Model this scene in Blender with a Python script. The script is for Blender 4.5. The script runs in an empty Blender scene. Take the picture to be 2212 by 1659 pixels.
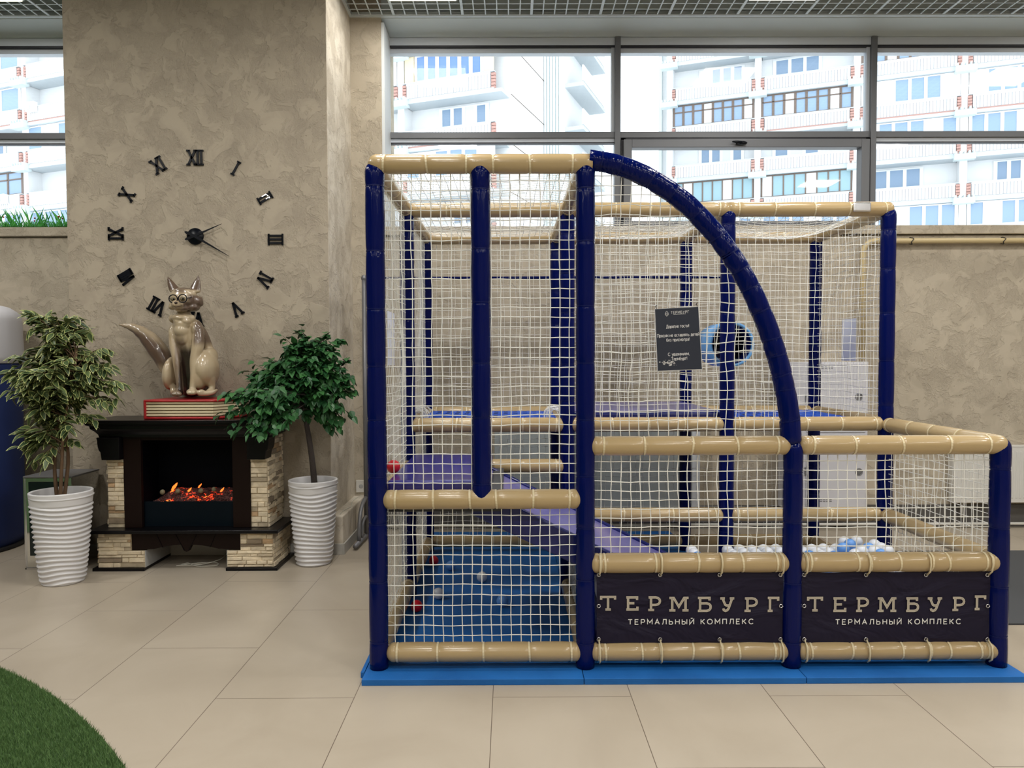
import bpy, math, random
import numpy as np
from mathutils import Vector, Matrix, noise
D = bpy.data
S = bpy.context.scene
COL = S.collection
PI = math.pi
rnd = random.Random(7)

# ------------------------------------------------------------------ camera
F, PITCH, YAW, ROLL, H = 1600.0, 0.0346, 0.0036, -0.0032, 1.5246
cam_d = D.cameras.new('camera'); cam = D.objects.new('camera', cam_d); COL.objects.link(cam)
cam_d.sensor_width = 36.0; cam_d.lens = F / 2212 * 36.0; cam_d.clip_end = 400; cam_d.clip_start = .05
cam.matrix_world = (Matrix.Translation((0, 0, H)) @ Matrix.Rotation(-YAW, 4, 'Z') @
                    Matrix.Rotation(PI/2 - PITCH, 4, 'X') @ Matrix.Rotation(ROLL, 4, 'Z'))
S.camera = cam

# ------------------------------------------------------------------ world, exposure
S.view_settings.view_transform = 'Standard'; S.view_settings.look = 'None'
S.view_settings.gamma = 1.0; S.view_settings.use_curve_mapping = False
S.view_settings.exposure = 0.0
S.cycles.use_denoising = True
S.cycles.max_bounces = 8; S.cycles.diffuse_bounces = 4; S.cycles.glossy_bounces = 3
S.cycles.transparent_max_bounces = 24; S.cycles.caustics_reflective = False; S.cycles.caustics_refractive = False
S.cycles.sample_clamp_indirect = 6.0
W = D.worlds.new('overcast_sky'); S.world = W; W.use_nodes = True
nt = W.node_tree; nt.nodes.clear()
wo = nt.nodes.new('ShaderNodeOutputWorld'); bg = nt.nodes.new('ShaderNodeBackground')
tc = nt.nodes.new('ShaderNodeTexCoord'); nz = nt.nodes.new('ShaderNodeTexNoise'); rp = nt.nodes.new('ShaderNodeValToRGB')
nz.inputs['Scale'].default_value = 2.5; nz.inputs['Detail'].default_value = 5
rp.color_ramp.elements[0].position = .35; rp.color_ramp.elements[0].color = (.80, .90, 1, 1)
rp.color_ramp.elements[1].position = .65; rp.color_ramp.elements[1].color = (1, 1, 1, 1)
nt.links.new(tc.outputs['Generated'], nz.inputs['Vector']); nt.links.new(nz.outputs['Fac'], rp.inputs['Fac'])
nt.links.new(rp.outputs['Color'], bg.inputs['Color']); nt.links.new(bg.outputs[0], wo.inputs[0])
bg.inputs['Strength'].default_value = 2.8

# ------------------------------------------------------------------ ceiling lamps (light of each panel)
CEIL = 4.52
LAMP_X = [-4.31, -0.71, 2.285, 5.285]; LAMP_Y = [6.0, 3.6, 1.2, -1.2, -3.6]
def lamp_light(x, y, e=30, z=CEIL-.035):
    l = D.lights.new('ceiling_lamp_light', 'AREA'); l.shape = 'SQUARE'; l.size = .54; l.energy = e
    l.color = (1.0, .975, .935)
    o = D.objects.new('ceiling_lamp_light', l); o.location = (x, y, z); COL.objects.link(o)
for ly in LAMP_Y:
    for lx in LAMP_X: lamp_light(lx, ly, 16 if ly > 5 else 66 if ly > 3 else 43)

# ------------------------------------------------------------------ pixel -> world at a real depth
def _ray(px, py):
    dx, dy = px-1106, py-829.5
    c, s = math.cos(ROLL), math.sin(ROLL)
    u = dx*c + dy*s; w = -dx*s + dy*c
    yc = F*math.cos(PITCH) - w*math.sin(PITCH); z = -F*math.sin(PITCH) - w*math.cos(PITCH)
    cy, sy = math.cos(YAW), math.sin(YAW)
    return u*cy + yc*sy, -u*sy + yc*cy, z
def U(px, py, Y):
    x, y, z = _ray(px, py); t = Y/y
    return x*t, z*t + H
def UF(px, py, Z=0.0):
    x, y, z = _ray(px, py); t = (Z-H)/z
    return x*t, y*t

# ------------------------------------------------------------------ materials
M = {}
def mat(name, col, rough=.5, metal=0, spec=.5, coat=0, emit=None, es=0, alpha=None):
    m = D.materials.new(name); m.use_nodes = True
    b = m.node_tree.nodes['Principled BSDF']
    b.inputs['Base Color'].default_value = (*col, 1); b.inputs['Roughness'].default_value = rough
    b.inputs['Metallic'].default_value = metal; b.inputs['Specular IOR Level'].default_value = spec
    b.inputs['Coat Weight'].default_value = coat; b.inputs['Coat Roughness'].default_value = .08
    if emit: b.inputs['Emission Color'].default_value = (*emit, 1); b.inputs['Emission Strength'].default_value = es
    M[name] = m; return m
def N(m, t, **kw):
    n = m.node_tree.nodes.new(t)
    for k, v in kw.items():
        if hasattr(n, k) and not k in n.inputs: setattr(n, k, v)
        else: n.inputs[k.replace('_', ' ')].default_value = v
    return n
def L(m, a, b): m.node_tree.links.new(a, b)
def bsdf(m): return m.node_tree.nodes['Principled BSDF']
def ramp(m, src, stops):
    r = m.node_tree.nodes.new('ShaderNodeValToRGB'); e = r.color_ramp.elements
    while len(e) < len(stops): e.new(.5)
    for i, (p, c) in enumerate(stops): e[i].position = p; e[i].color = (*c, 1)
    L(m, src, r.inputs['Fac']); return r
def bump(m, src, strength, dist=.01, chain=None):
    b = N(m, 'ShaderNodeBump'); b.inputs['Strength'].default_value = strength; b.inputs['Distance'].default_value = dist
    L(m, src, b.inputs['Height'])
    if chain: L(m, chain.outputs['Normal'], b.inputs['Normal'])
    L(m, b.outputs['Normal'], bsdf(m).inputs['Normal']); return b
def coords(m, scale=(1, 1, 1), kind='Object'):
    t = N(m, 'ShaderNodeTexCoord'); mp = N(m, 'ShaderNodeMapping'); mp.inputs['Scale'].default_value = scale
    L(m, t.outputs[kind], mp.inputs['Vector']); return mp.outputs['Vector']
def noisetex(m, vec, scale, detail=4, rough=.55, dist=0):
    n = N(m, 'ShaderNodeTexNoise'); n.inputs['Scale'].default_value = scale; n.inputs['Detail'].default_value = detail
    n.inputs['Roughness'].default_value = rough; n.inputs['Distortion'].default_value = dist
    L(m, vec, n.inputs['Vector']); return n.outputs['Fac']
def math_n(m, op, a, b=None, c=None):
    n = m.node_tree.nodes.new('ShaderNodeMath'); n.operation = op
    for i, v in enumerate((a, b, c)):
        if v is None: continue
        if isinstance(v, (int, float)): n.inputs[i].default_value = v
        else: L(m, v, n.inputs[i])
    return n.outputs[0]

def plaster(name, c1, c2, scale=1.0):
    m = mat(name, c1, .85, spec=.15); v = coords(m)
    big = noisetex(m, v, 4.5*scale, 6, .62, .6)
    r = ramp(m, big, [(.42, c2), (.56, c1)])
    L(m, r.outputs['Color'], bsdf(m).inputs['Base Color'])
    # trowelled patches: smooth islands between rough ridges
    isl = ramp(m, noisetex(m, v, 6.2*scale, 7, .66, .5), [(.47, (0, 0, 0)), (.53, (1, 1, 1))])
    fine = noisetex(m, coords(m, (1, 1, .7)), 46*scale, 5, .7, .9)
    mul = math_n(m, 'MULTIPLY', math_n(m, 'SUBTRACT', 1.0, isl.outputs['Color']), fine)
    tot = math_n(m, 'ADD', math_n(m, 'MULTIPLY', mul, .75), math_n(m, 'MULTIPLY', isl.outputs['Color'], .62))
    bump(m, tot, .9, .014); return m
plaster('plaster_beige', (.42, .362, .280), (.375, .322, .25))
plaster('plaster_back', (.50, .44, .345), (.44, .385, .30))
plaster('plaster_pale', (.66, .60, .50), (.52, .46, .37), .8)

m = mat('floor_tile', (.5, .43, .33), .32, spec=.35)
g = N(m, 'ShaderNodeNewGeometry'); sp = N(m, 'ShaderNodeSeparateXYZ'); L(m, g.outputs['Position'], sp.inputs[0])
TW, TL = .624, 1.17
cxn = math_n(m, 'DIVIDE', math_n(m, 'SUBTRACT', sp.outputs['X'], -.079-TW*20), TW)
ci = math_n(m, 'FLOOR', cxn); fx = math_n(m, 'FRACT', cxn)
odd = math_n(m, 'MODULO', ci, 2.0)
cyn = math_n(m, 'ADD', math_n(m, 'DIVIDE', math_n(m, 'SUBTRACT', sp.outputs['Y'], 3.285-TL*10), TL), math_n(m, 'MULTIPLY', odd, .5))
fy = math_n(m, 'FRACT', cyn); cyi = math_n(m, 'FLOOR', cyn)
dxn = math_n(m, 'MULTIPLY', math_n(m, 'MINIMUM', fx, math_n(m, 'SUBTRACT', 1.0, fx)), TW)
dyn = math_n(m, 'MULTIPLY', math_n(m, 'MINIMUM', fy, math_n(m, 'SUBTRACT', 1.0, fy)), TL)
seam = math_n(m, 'LESS_THAN', math_n(m, 'MINIMUM', dxn, dyn), .0016)
comb = N(m, 'ShaderNodeCombineXYZ'); L(m, ci, comb.inputs[0]); L(m, cyi, comb.inputs[1])
wn = N(m, 'ShaderNodeTexWhiteNoise'); L(m, comb.outputs[0], wn.inputs['Vector'])
tilev = math_n(m, 'MULTIPLY', wn.outputs['Value'], .12)
cl = noisetex(m, g.outputs['Position'], 1.6, 5, .55, .6)
fac = math_n(m, 'ADD', math_n(m, 'SUBTRACT', cl, .06), tilev)
r = ramp(m, fac, [(.30, (.365, .312, .242)), (.70, (.425, .37, .294))])
mx = N(m, 'ShaderNodeMix', data_type='RGBA'); L(m, seam, mx.inputs['Factor']); L(m, r.outputs['Color'], mx.inputs[6]); mx.inputs[7].default_value = (.13, .10, .075, 1)
L(m, mx.outputs[2], bsdf(m).inputs['Base Color'])
sm = noisetex(m, g.outputs['Position'], 2.4, 6, .6, 1.0)
rr = ramp(m, sm, [(.3, (.29, .29, .29)), (.75, (.37, .37, .37))]); L(m, rr.outputs['Color'], bsdf(m).inputs['Roughness'])
bump(m, math_n(m, 'SUBTRACT', 1.0, seam), .5, .002)

def vinyl(name, col, rough=.22, sc=(14, 14, 2), st=.25, coat=.5, spec=.4):
    m = mat(name, col, rough, spec=spec, coat=coat)
    bump(m, noisetex(m, coords(m, sc), 3, 3, .5, .3), st, .01); return m
vinyl('tan_vinyl', (.415, .305, .155), .27, (5, 5, 5), .12, .25)
vinyl('navy_vinyl', (.0006, .0042, .070), .14, (22, 22, 1.6), .3, .0, .16)
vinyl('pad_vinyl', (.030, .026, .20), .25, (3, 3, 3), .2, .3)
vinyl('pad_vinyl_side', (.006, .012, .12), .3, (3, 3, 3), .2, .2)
vinyl('lilac_vinyl', (.16, .15, .40), .3, (3, 3, 3), .2, .3)
mat('tie_cream', (.62, .53, .34), .45)
mat('tie_navy', (.0015, .006, .075), .35, spec=.2)
mat('net_cord', (.85, .85, .80), .8, spec=.2)
m = mat('blue_mat', (.012, .13, .42), .6, spec=.3)
v = coords(m, (42, 42, 42)); wv = N(m, 'ShaderNodeTexChecker'); wv.inputs['Scale'].default_value = 1.6; L(m, v, wv.inputs['Vector'])
r = ramp(m, noisetex(m, coords(m), 2.5, 4), [(.35, (.008, .10, .34)), (.65, (.014, .14, .45))]); L(m, r.outputs['Color'], bsdf(m).inputs['Base Color'])
bump(m, wv.outputs['Fac'], .8, .005)
mat('blue_web', (.01, .10, .62), .5)
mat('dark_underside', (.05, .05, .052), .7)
m = mat('banner_cloth', (.012, .0095, .024), .6, spec=.18)
bump(m, noisetex(m, coords(m, (2.2, 2, 4)), 1.5, 3, .5, 1.2), .8, .05)
mat('banner_beige', (.50, .45, .36), .5); mat('banner_inner', (.36, .32, .255), .5); mat('banner_white', (.72, .72, .68), .5)
mat('steel', (.55, .55, .56), .25, 1); mat('steel_grey', (.19, .19, .20), .42, .4)
mat('sign_dark', (.030, .035, .050), .5, spec=.2); mat('sign_text', (.62, .62, .62), .6); mat('sign_edge', (.55, .54, .53), .5)
mat('paper', (.74, .77, .86), .7); mat('white_metal', (.60, .60, .64), .4); mat('white_paint', (.66, .65, .61), .5)
mat('frame_grey', (.135, .14, .15), .45, .2); mat('frame_light', (.52, .56, .61), .45); mat('black_gasket', (.012, .012, .018), .5)
mat('soffit_grey', (.60, .66, .66), .6); mat('reveal_white', (.68, .72, .74), .6)
mat('ceiling_dark', (.004, .004, .006), .95, spec=0); mat('grid_white', (.60, .66, .68), .5)
mat('lamp_white', (.9, .85, .7), .5, emit=(1, .9, .68), es=2.2)
mat('yellow_pipe', (.55, .44, .24), .4); mat('black_plastic', (.002, .003, .006), .35, spec=.2)
mat('silver', (.7, .7, .72), .2, 1)
mat('pot_white', (.66, .65, .655), .42, spec=.4); mat('soil', (.045, .028, .018), .95)
m = mat('bark_brown', (.12, .068, .034), .8); bump(m, noisetex(m, coords(m, (40, 40, 8)), 3, 4), .6, .01)
m = mat('bark_dark', (.045, .034, .028), .85); bump(m, noisetex(m, coords(m, (60, 60, 30)), 3, 4), .8, .01)
def leafmat(name, a, b, rough=.42):
    m = mat(name, a, rough, spec=.35); g = N(m, 'ShaderNodeNewGeometry')
    r = ramp(m, g.outputs['Random Per Island'], [(0, a), (1, b)]); L(m, r.outputs['Color'], bsdf(m).inputs['Base Color'])
    bsdf(m).inputs['Transmission Weight'].default_value = 0; return m
leafmat('leaf_green', (.012, .060, .020), (.045, .15, .042)); leafmat('leaf_olive', (.034, .062, .024), (.085, .12, .042))
leafmat('leaf_margin', (.26, .30, .09), (.46, .48, .20)); leafmat('grass_green', (.060, .135, .035), (.135, .23, .075), .7)
leafmat('grass_bright', (.02, .22, .03), (.10, .45, .08), .6)
mat('turf_base', (.035, .075, .02), .9)
m = mat('mantel_wood', (.0035, .003, .004), .28, spec=.25); mat('frame_wood', (.010, .0045, .0035), .4, spec=.15)
bump(m, noisetex(m, coords(m, (3, 3, 60)), 3, 3), .15, .004)
mat('firebox_black', (.0015, .002, .004), .5, spec=.05); mat('firebox_teal', (.0015, .005, .009), .45, spec=.12); mat('grey_block', (.42, .42, .41), .8)
def attrmat(name, rough, bumpsc=0, bumpst=0, coat=0, mottle=0):
    m = mat(name, (.5, .5, .5), rough, coat=coat); a = N(m, 'ShaderNodeAttribute'); a.attribute_name = 'Col'
    out = a.outputs['Color']
    if mottle:
        r = ramp(m, noisetex(m, coords(m, (1, 1, 2.5)), 14, 5), [(.35, (1-mottle,)*3), (.6, (1, 1, 1))])
        mx = N(m, 'ShaderNodeMix', data_type='RGBA'); mx.blend_type = 'MULTIPLY'; mx.inputs['Factor'].default_value = 1
        L(m, out, mx.inputs[6]); L(m, r.outputs['Color'], mx.inputs[7]); out = mx.outputs[2]
    L(m, out, bsdf(m).inputs['Base Color'])
    if bumpsc: bump(m, noisetex(m, coords(m), bumpsc, 6, .65), bumpst, .01)
attrmat('ledge_stone', .85, 30, .8, mottle=.22); attrmat('statue_glaze', .24, 8, .06, coat=.5)
mat('book_red', (.36, .010, .014), .38, coat=.2); mat('book_pages', (.68, .58, .38), .6); mat('book_groove', (.34, .25, .13), .7)
m = mat('embers', (.10, .035, .03), .9)
ng = noisetex(m, coords(m, (1, 1, 1)), 11, 5, .65, .6)
r = ramp(m, ng, [(.53, (0, 0, 0)), (.60, (.8, .04, .008)), (.70, (1, .38, .05))])
L(m, r.outputs['Color'], bsdf(m).inputs['Emission Color']); bsdf(m).inputs['Emission Strength'].default_value = 1.5
mat('ember_rock', (.06, .02, .018), .9); mat('pebble', (.20, .17, .10), .7); mat('flame', (.5, .1, .02), .6, emit=(1, .16, .02), es=2.2)
mat('nose_brown', (.035, .018, .012), .3); mat('mirror', (.75, .76, .75), .06, 1); mat('glass_dark', (.02, .03, .03), .08, .6)
mat('tent_blue', (.006, .022, .12), .7); mat('tent_white', (.62, .62, .66), .7)
mat('ball_red', (.52, .008, .02), .35); mat('ball_white', (.62, .65, .70), .35); mat('ball_blue', (.12, .30, .68), .35); mat('ball_yellow', (.75, .55, .06), .35)
mat('grey_board', (.31, .335, .335), .45); mat('board_edge', (.55, .57, .60), .5)
mat('drum_light', (.13, .36, .72), .45); mat('dark_mat', (.052, .056, .062), .7); mat('skirting', (.42, .41, .38), .5)
mat('base_shade_dark', (.085, .08, .075), .6); mat('cable_white', (.62, .60, .52), .5); mat('cable_black', (.01, .01, .012), .5)
# outside
m = mat('facade', (.80, .81, .82), .9, spec=.1)
m = mat('rib_panel', (.80, .81, .81), .9, spec=.1)
wv = N(m, 'ShaderNodeTexWave'); wv.bands_direction = 'X'; wv.inputs['Scale'].default_value = 2.2; L(m, coords(m), wv.inputs['Vector'])
r = ramp(m, wv.outputs['Fac'], [(.05, (.62, .63, .64)), (.25, (.85, .86, .86))]); L(m, r.outputs['Color'], bsdf(m).inputs['Base Color'])
mat('concrete_slab', (.52, .57, .60), .9); mat('brick_red', (.46, .27, .235), .9); mat('rib_cyan', (.62, .70, .71), .9)
mat('parapet_gap', (.42, .42, .44), .9); mat('outer_glass', (.26, .36, .50), .25, spec=.3); mat('outer_glass_teal', (.28, .42, .48), .25, spec=.3); mat('outer_glass_deep', (.14, .24, .50), .3, spec=.3); mat('curtain', (.75, .78, .80), .7)
mat('brown_frame', (.16, .12, .10), .7); mat('white_frame', (.85, .86, .87), .6); mat('ochre_panel', (.75, .62, .42), .8)
m = D.materials.new('clear_glass'); m.use_nodes = True; M['clear_glass'] = m
m.node_tree.nodes.clear(); o_ = N(m, 'ShaderNodeOutputMaterial'); t_ = N(m, 'ShaderNodeBsdfTransparent'); g_ = N(m, 'ShaderNodeBsdfGlossy')
g_.inputs['Roughness'].default_value = .02; x_ = N(m, 'ShaderNodeMixShader'); fr = N(m, 'ShaderNodeFresnel'); fr.inputs['IOR'].default_value = 1.25
t_.inputs['Color'].default_value = (.97, .985, .98, 1)
L(m, fr.outputs[0], x_.inputs[0]); L(m, t_.outputs[0], x_.inputs[1]); L(m, g_.outputs[0], x_.inputs[2]); L(m, x_.outputs[0], o_.inputs[0])

# ------------------------------------------------------------------ mesh helpers
LOC = {}
def tag(o, label=None, cat=None, group=None, kind=None):
    if label: o['label'] = label
    if cat: o['category'] = cat
    if group: o['group'] = group
    if kind: o['kind'] = kind
    return o
def thing(name, label, cat, loc, group=None):
    o = D.objects.new(name, None); COL.objects.link(o); o.location = loc; o.empty_display_size = .1
    LOC[o.name] = Vector(loc); return tag(o, label, cat, group)
class MB:
    def __init__(s): s.v = []; s.f = []; s.m = []; s.c = []; s.smooth = []; s.mi = 0; s.col = None; s.sm = False
    def add(s, vs, fs, smooth=None):
        b = len(s.v); s.v += [tuple(p) for p in vs]
        for f in fs:
            s.f.append(tuple(i+b for i in f)); s.m.append(s.mi); s.c.append(s.col); s.smooth.append(s.sm if smooth is None else smooth)
        return s
    def box(s, x0, x1, y0, y1, z0, z1):
        v = [(x, y, z) for z in (z0, z1) for y in (y0, y1) for x in (x0, x1)]
        return s.add(v, [(0, 2, 3, 1), (4, 5, 7, 6), (0, 1, 5, 4), (2, 6, 7, 3), (0, 4, 6, 2), (1, 3, 7, 5)], False)
    def bar(s, p, q, w, t, up=(0, 0, 1)):
        p, q = Vector(p), Vector(q); d = (q-p).normalized(); a = d.cross(Vector(up))
        if a.length < 1e-4: a = d.cross(Vector((1, 0, 0)))
        a.normalize(); b = a.cross(d); v = []
        for c in (p, q):
            for i, j in ((-1, -1), (1, -1), (1, 1), (-1, 1)): v.append(c + a*i*w/2 + b*j*t/2)
        return s.add(v, [(0, 1, 2, 3), (7, 6, 5, 4), (0, 4, 5, 1), (1, 5, 6, 2), (2, 6, 7, 3), (3, 7, 4, 0)], False)
    def prism(s, poly, a0, a1, axis='Y', smooth=False):
        n = len(poly)
        def P(u, w, a): return {'Y': (u, a, w), 'X': (a, u, w), 'Z': (u, w, a)}[axis]
        v = [P(u, w, a0) for u, w in poly] + [P(u, w, a1) for u, w in poly]
        fs = [tuple(range(n)), tuple(range(2*n-1, n-1, -1))] + [(i, i+n, (i+1) % n + n, (i+1) % n) for i in range(n)]
        return s.add(v, fs, smooth)
    def tube(s, pts, r, seg=8, caps=True, squash=None):
        pts = [Vector(p) for p in pts]; n = len(pts)
        rs = r if isinstance(r, (list, tuple)) else [r]*n
        v = []; prev = None
        for i, p in enumerate(pts):
            d = (pts[min(i+1, n-1)] - pts[max(i-1, 0)])
            d = d.normalized() if d.length > 1e-9 else Vector((0, 0, 1))
            if prev is None:
                a = d.cross(Vector((0, 0, 1)))
                if a.length < .05: a = d.cross(Vector((1, 0, 0)))
            else: a = prev - d*prev.dot(d)
            a.normalize(); b = d.cross(a); prev = a
            for k in range(seg):
                t = 2*PI*k/seg; v.append(p + (a*math.cos(t) + b*math.sin(t))*rs[i])
        fs = [(i*seg+k, i*seg+(k+1) % seg, (i+1)*seg+(k+1) % seg, (i+1)*seg+k) for i in range(n-1) for k in range(seg)]
        if caps: fs += [tuple(range(seg-1, -1, -1)), tuple(range((n-1)*seg, n*seg))]
        return s.add(v, fs, True)
    def lathe(s, prof, c=(0, 0, 0), seg=32, fn=None, cap=True):
        v = []
        for i, (r, z) in enumerate(prof):
            for k in range(seg):
                t = 2*PI*k/seg; rr = fn(r, z, t) if fn else r
                v.append((c[0]+rr*math.cos(t), c[1]+rr*math.sin(t), c[2]+z))
        n = len(prof)
        fs = [(i*seg+k, i*seg+(k+1) % seg, (i+1)*seg+(k+1) % seg, (i+1)*seg+k) for i in range(n-1) for k in range(seg)]
        if cap: fs += [tuple(range(seg-1, -1, -1)), tuple(range((n-1)*seg, n*seg))]
        return s.add(v, fs, True)
    def ell(s, c, r, seg=20, rings=12, rot=None):
        r = (r, r, r) if isinstance(r, (int, float)) else r; v = [(0, 0, -1)]
        for i in range(1, rings):
            p = -PI/2 + PI*i/rings
            for k in range(seg):
                t = 2*PI*k/seg; v.append((math.cos(p)*math.cos(t), math.cos(p)*math.sin(t), math.sin(p)))
        v.append((0, 0, 1)); n = len(v)
        fs = [(0, 1+(k+1) % seg, 1+k) for k in range(seg)]
        fs += [(1+i*seg+k, 1+i*seg+(k+1) % seg, 1+(i+1)*seg+(k+1) % seg, 1+(i+1)*seg+k) for i in range(rings-2) for k in range(seg)]
        fs += [(1+(rings-2)*seg+k, 1+(rings-2)*seg+(k+1) % seg, n-1) for k in range(seg)]
        R = rot if rot is not None else Matrix.Identity(3)
        v = [Vector(c) + R @ Vector((p[0]*r[0], p[1]*r[1], p[2]*r[2])) for p in v]
        return s.add(v, fs, True)
    def build(s, name, m, parent=None, bevel=0, segs=2, loc=None):
        ms = m if isinstance(m, (list, tuple)) else [m]
        A = np.array([tuple(p) for p in s.v], dtype=float)
        if parent is not None:
            base = LOC[parent.name]
        else:
            lo, hi = A.min(0), A.max(0)
            base = Vector(loc) if loc is not None else Vector(((lo[0]+hi[0])/2, (lo[1]+hi[1])/2, lo[2]))
        A = A - np.array(base)
        me = D.meshes.new(name); me.from_pydata(A.tolist(), [], s.f)
        for k in ms: me.materials.append(M[k] if isinstance(k, str) else k)
        me.polygons.foreach_set('material_index', s.m); me.polygons.foreach_set('use_smooth', s.smooth)
        if any(c is not None for c in s.c):
            at = me.color_attributes.new('Col', 'FLOAT_COLOR', 'CORNER'); buf = []
            for f, c in zip(s.f, s.c): buf += [*(c or (.5, .5, .5)), 1.0]*len(f)
            at.data.foreach_set('color', buf)
        me.update()
        o = D.objects.new(name, me); COL.objects.link(o)
        if parent is not None: o.parent = parent; LOC[o.name] = Vector(base)
        else: o.location = base; LOC[o.name] = Vector(base)
        if bevel:
            b = o.modifiers.new('bevel', 'BEVEL'); b.width = bevel; b.segments = segs; b.limit_method = 'ANGLE'
        return o
def boxo(name, m, parent, x0, x1, y0, y1, z0, z1, bevel=0, **k):
    b = MB(); b.box(x0, x1, y0, y1, z0, z1); return b.build(name, m, parent, bevel, **k)
def struct(o): o['kind'] = 'structure'; return o
def arc(c, r, a0, a1, n, ax=('x', 'z')): return [(c[0]+r*math.cos(a0+(a1-a0)*i/n), c[1]+r*math.sin(a0+(a1-a0)*i/n)) for i in range(n+1)]
def bez(p, n=12):
    p = [Vector(q) for q in p]; out = []
    for i in range(n+1):
        t = i/n; q = p[:]
        while len(q) > 1: q = [q[j].lerp(q[j+1], t) for j in range(len(q)-1)]
        out.append(q[0])
    return out
def spline(pts, n=6):
    P = [Vector(p) for p in pts]; P = [P[0]*2-P[1]] + P + [P[-1]*2-P[-2]]; out = []
    for i in range(1, len(P)-2):
        for k in range(n):
            t = k/n; a, b, c, d = P[i-1:i+3]
            out.append(.5*((2*b)+(c-a)*t+(2*a-5*b+4*c-d)*t*t+(3*b-a-3*c+d)*t**3))
    out.append(P[-2]); return out

# ================================================================== THE ROOM
YW, YG, YP = 6.607, 6.95, 5.742          # back wall face, glazing plane, pilaster face
XL, XR, YB = -9.6, 7.4, -5.6             # left, right, rear extent of the room
SILL = 2.605; HEAD = 4.475
struct(boxo('floor', 'floor_tile', None, XL, XR, YB, 7.3, -.12, 0))
w = MB(); w.box(XL, XR, YW, 7.3, 0, SILL); struct(w.build('wall_back', 'plaster_back'))
w = MB(); w.box(-3.2, -1.115, YW, 7.3, SILL, 5.2); struct(w.build('wall_back_pier', 'plaster_back'))
w = MB(); w.prism([(YW+.012, CEIL-.008), (YG, HEAD), (7.3, HEAD), (7.3, 5.2), (YW+.012, 5.2)], XL, XR, 'X'); struct(w.build('trim_1', 'soffit_grey'))
w = MB(); w.box(-1.116, -1.09, YW+.004, YG, SILL, HEAD); struct(w.build('trim_2', 'reveal_white'))
w = MB(); w.box(-3.392, -1.392, YP, YW+.05, 0, 5.0); w.build('wall_pilaster', 'plaster_beige')['kind'] = 'structure'
w = MB(); w.box(-1.3925, -1.3885, YP+.004, YW, .3, 5.0); struct(w.build('trim_3', 'plaster_pale'))
w = MB(); w.box(-1.60, -1.30, YP-.006, YW, .0, .30); struct(w.build('trim_4', 'plaster_pale', bevel=.01))
w = MB(); w.box(-3.39, -1.30, YP-.016, YP-.0005, 0, .085); w.box(-1.3, -1.288, YP-.016, YW, 0, .085)
struct(w.build('baseboard_pilaster', 'skirting', bevel=.002))
w = MB(); w.box(-1.28, XR, YW-.012, YW-.0005, 0, .20); struct(w.build('shade_strip_back', 'base_shade_dark'))  # dark strip paints in the shade along the foot of the back wall
for nm, a in (('wall_left', (XL-.2, XL, YB, 7.3)), ('wall_right', (XR, XR+.2, YB, 7.3))):
    w = MB(); w.box(*a, 0, 5.2); struct(w.build(nm, 'plaster_back'))
w = MB(); w.box(XL-.2, XR+.2, YB-.2, YB, 0, 5.2); struct(w.build('wall_front', 'plaster_back'))
struct(boxo('ceiling', 'ceiling_dark', None, XL-.2, XR+.2, YB-.2, 7.3, 5.2, 5.35))
# sill board with its shadow gap
for k, (x0, x1) in enumerate(((-1.115, XR), (XL, -3.39))):
    w = MB(); w.box(x0, x1, YW-.035, YG, SILL+.008, SILL+.085)
    struct(w.build('trim_%d' % (5+k), 'plaster_back', bevel=.006))
# open cell suspended ceiling
w = MB()
gx0 = .803-.6*17; TILE = .6
xs = [gx0+.1*i for i in range(175) if gx0+.1*i < XR]
GY0 = 6.57
ys = [GY0-.1*i for i in range(121)]
for i, x in enumerate(xs):
    y1 = GY0 if not (-3.39 < x < -1.385) else YP-.01
    wd = .011 if i % 6 == 0 else .005
    w.box(x-wd, x+wd, YB, y1, CEIL-.001*(i % 6 == 0), CEIL+.007)
for j, y in enumerate(ys):
    wd = .010 if j % 6 == 0 and j else .004
    for (x0, x1) in (((XL, -3.4), (-1.385, XR)) if y > YP else ((XL, XR),)):
        w.box(x0, x1, y-wd, y+wd, CEIL+.0005, CEIL+.006)
w.box(-1.387, XR, GY0+.005, YW+.01, CEIL-.004, CEIL+.03); w.box(-1.392, -1.365, YP, YW, CEIL-.003, CEIL+.03); w.box(XL, -3.39, GY0+.005, YW+.01, CEIL-.004, CEIL+.03)
struct(w.build('ceiling_grid', 'grid_white'))
# ceiling lamps
k = 0
for ly in LAMP_Y:
    for lx in LAMP_X:
        vis = ly > 5
        where = {-4.31: 'above the left window, left of the clock wall', -.71: 'above the left end of the wide window beside the pier',
                 2.285: 'above the middle casement of the wide window', 5.285: 'beyond the right edge of the picture'}[lx] if vis else \
                ('in row %s from the windows, place %s from the left' % ({3.6: 'two', 1.2: 'three', -1.2: 'four', -3.6: 'five'}[ly], {-4.31: 'one', -.71: 'two', 2.285: 'three', 5.285: 'four'}[lx]))
        t = thing('ceiling_lamp', 'square white ceiling lamp panel ' + where, 'lamp', (lx, ly, CEIL-.02), 'square lamp panels in the grid ceiling')
        boxo('frame', 'grid_white', t, lx-.285, lx+.285, ly-.285, ly+.285, CEIL-.012, CEIL+.05)
        boxo('diffuser', 'lamp_white', t, lx-.275, lx+.275, ly-.275, ly+.275, CEIL-.02, CEIL-.0125)

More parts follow.
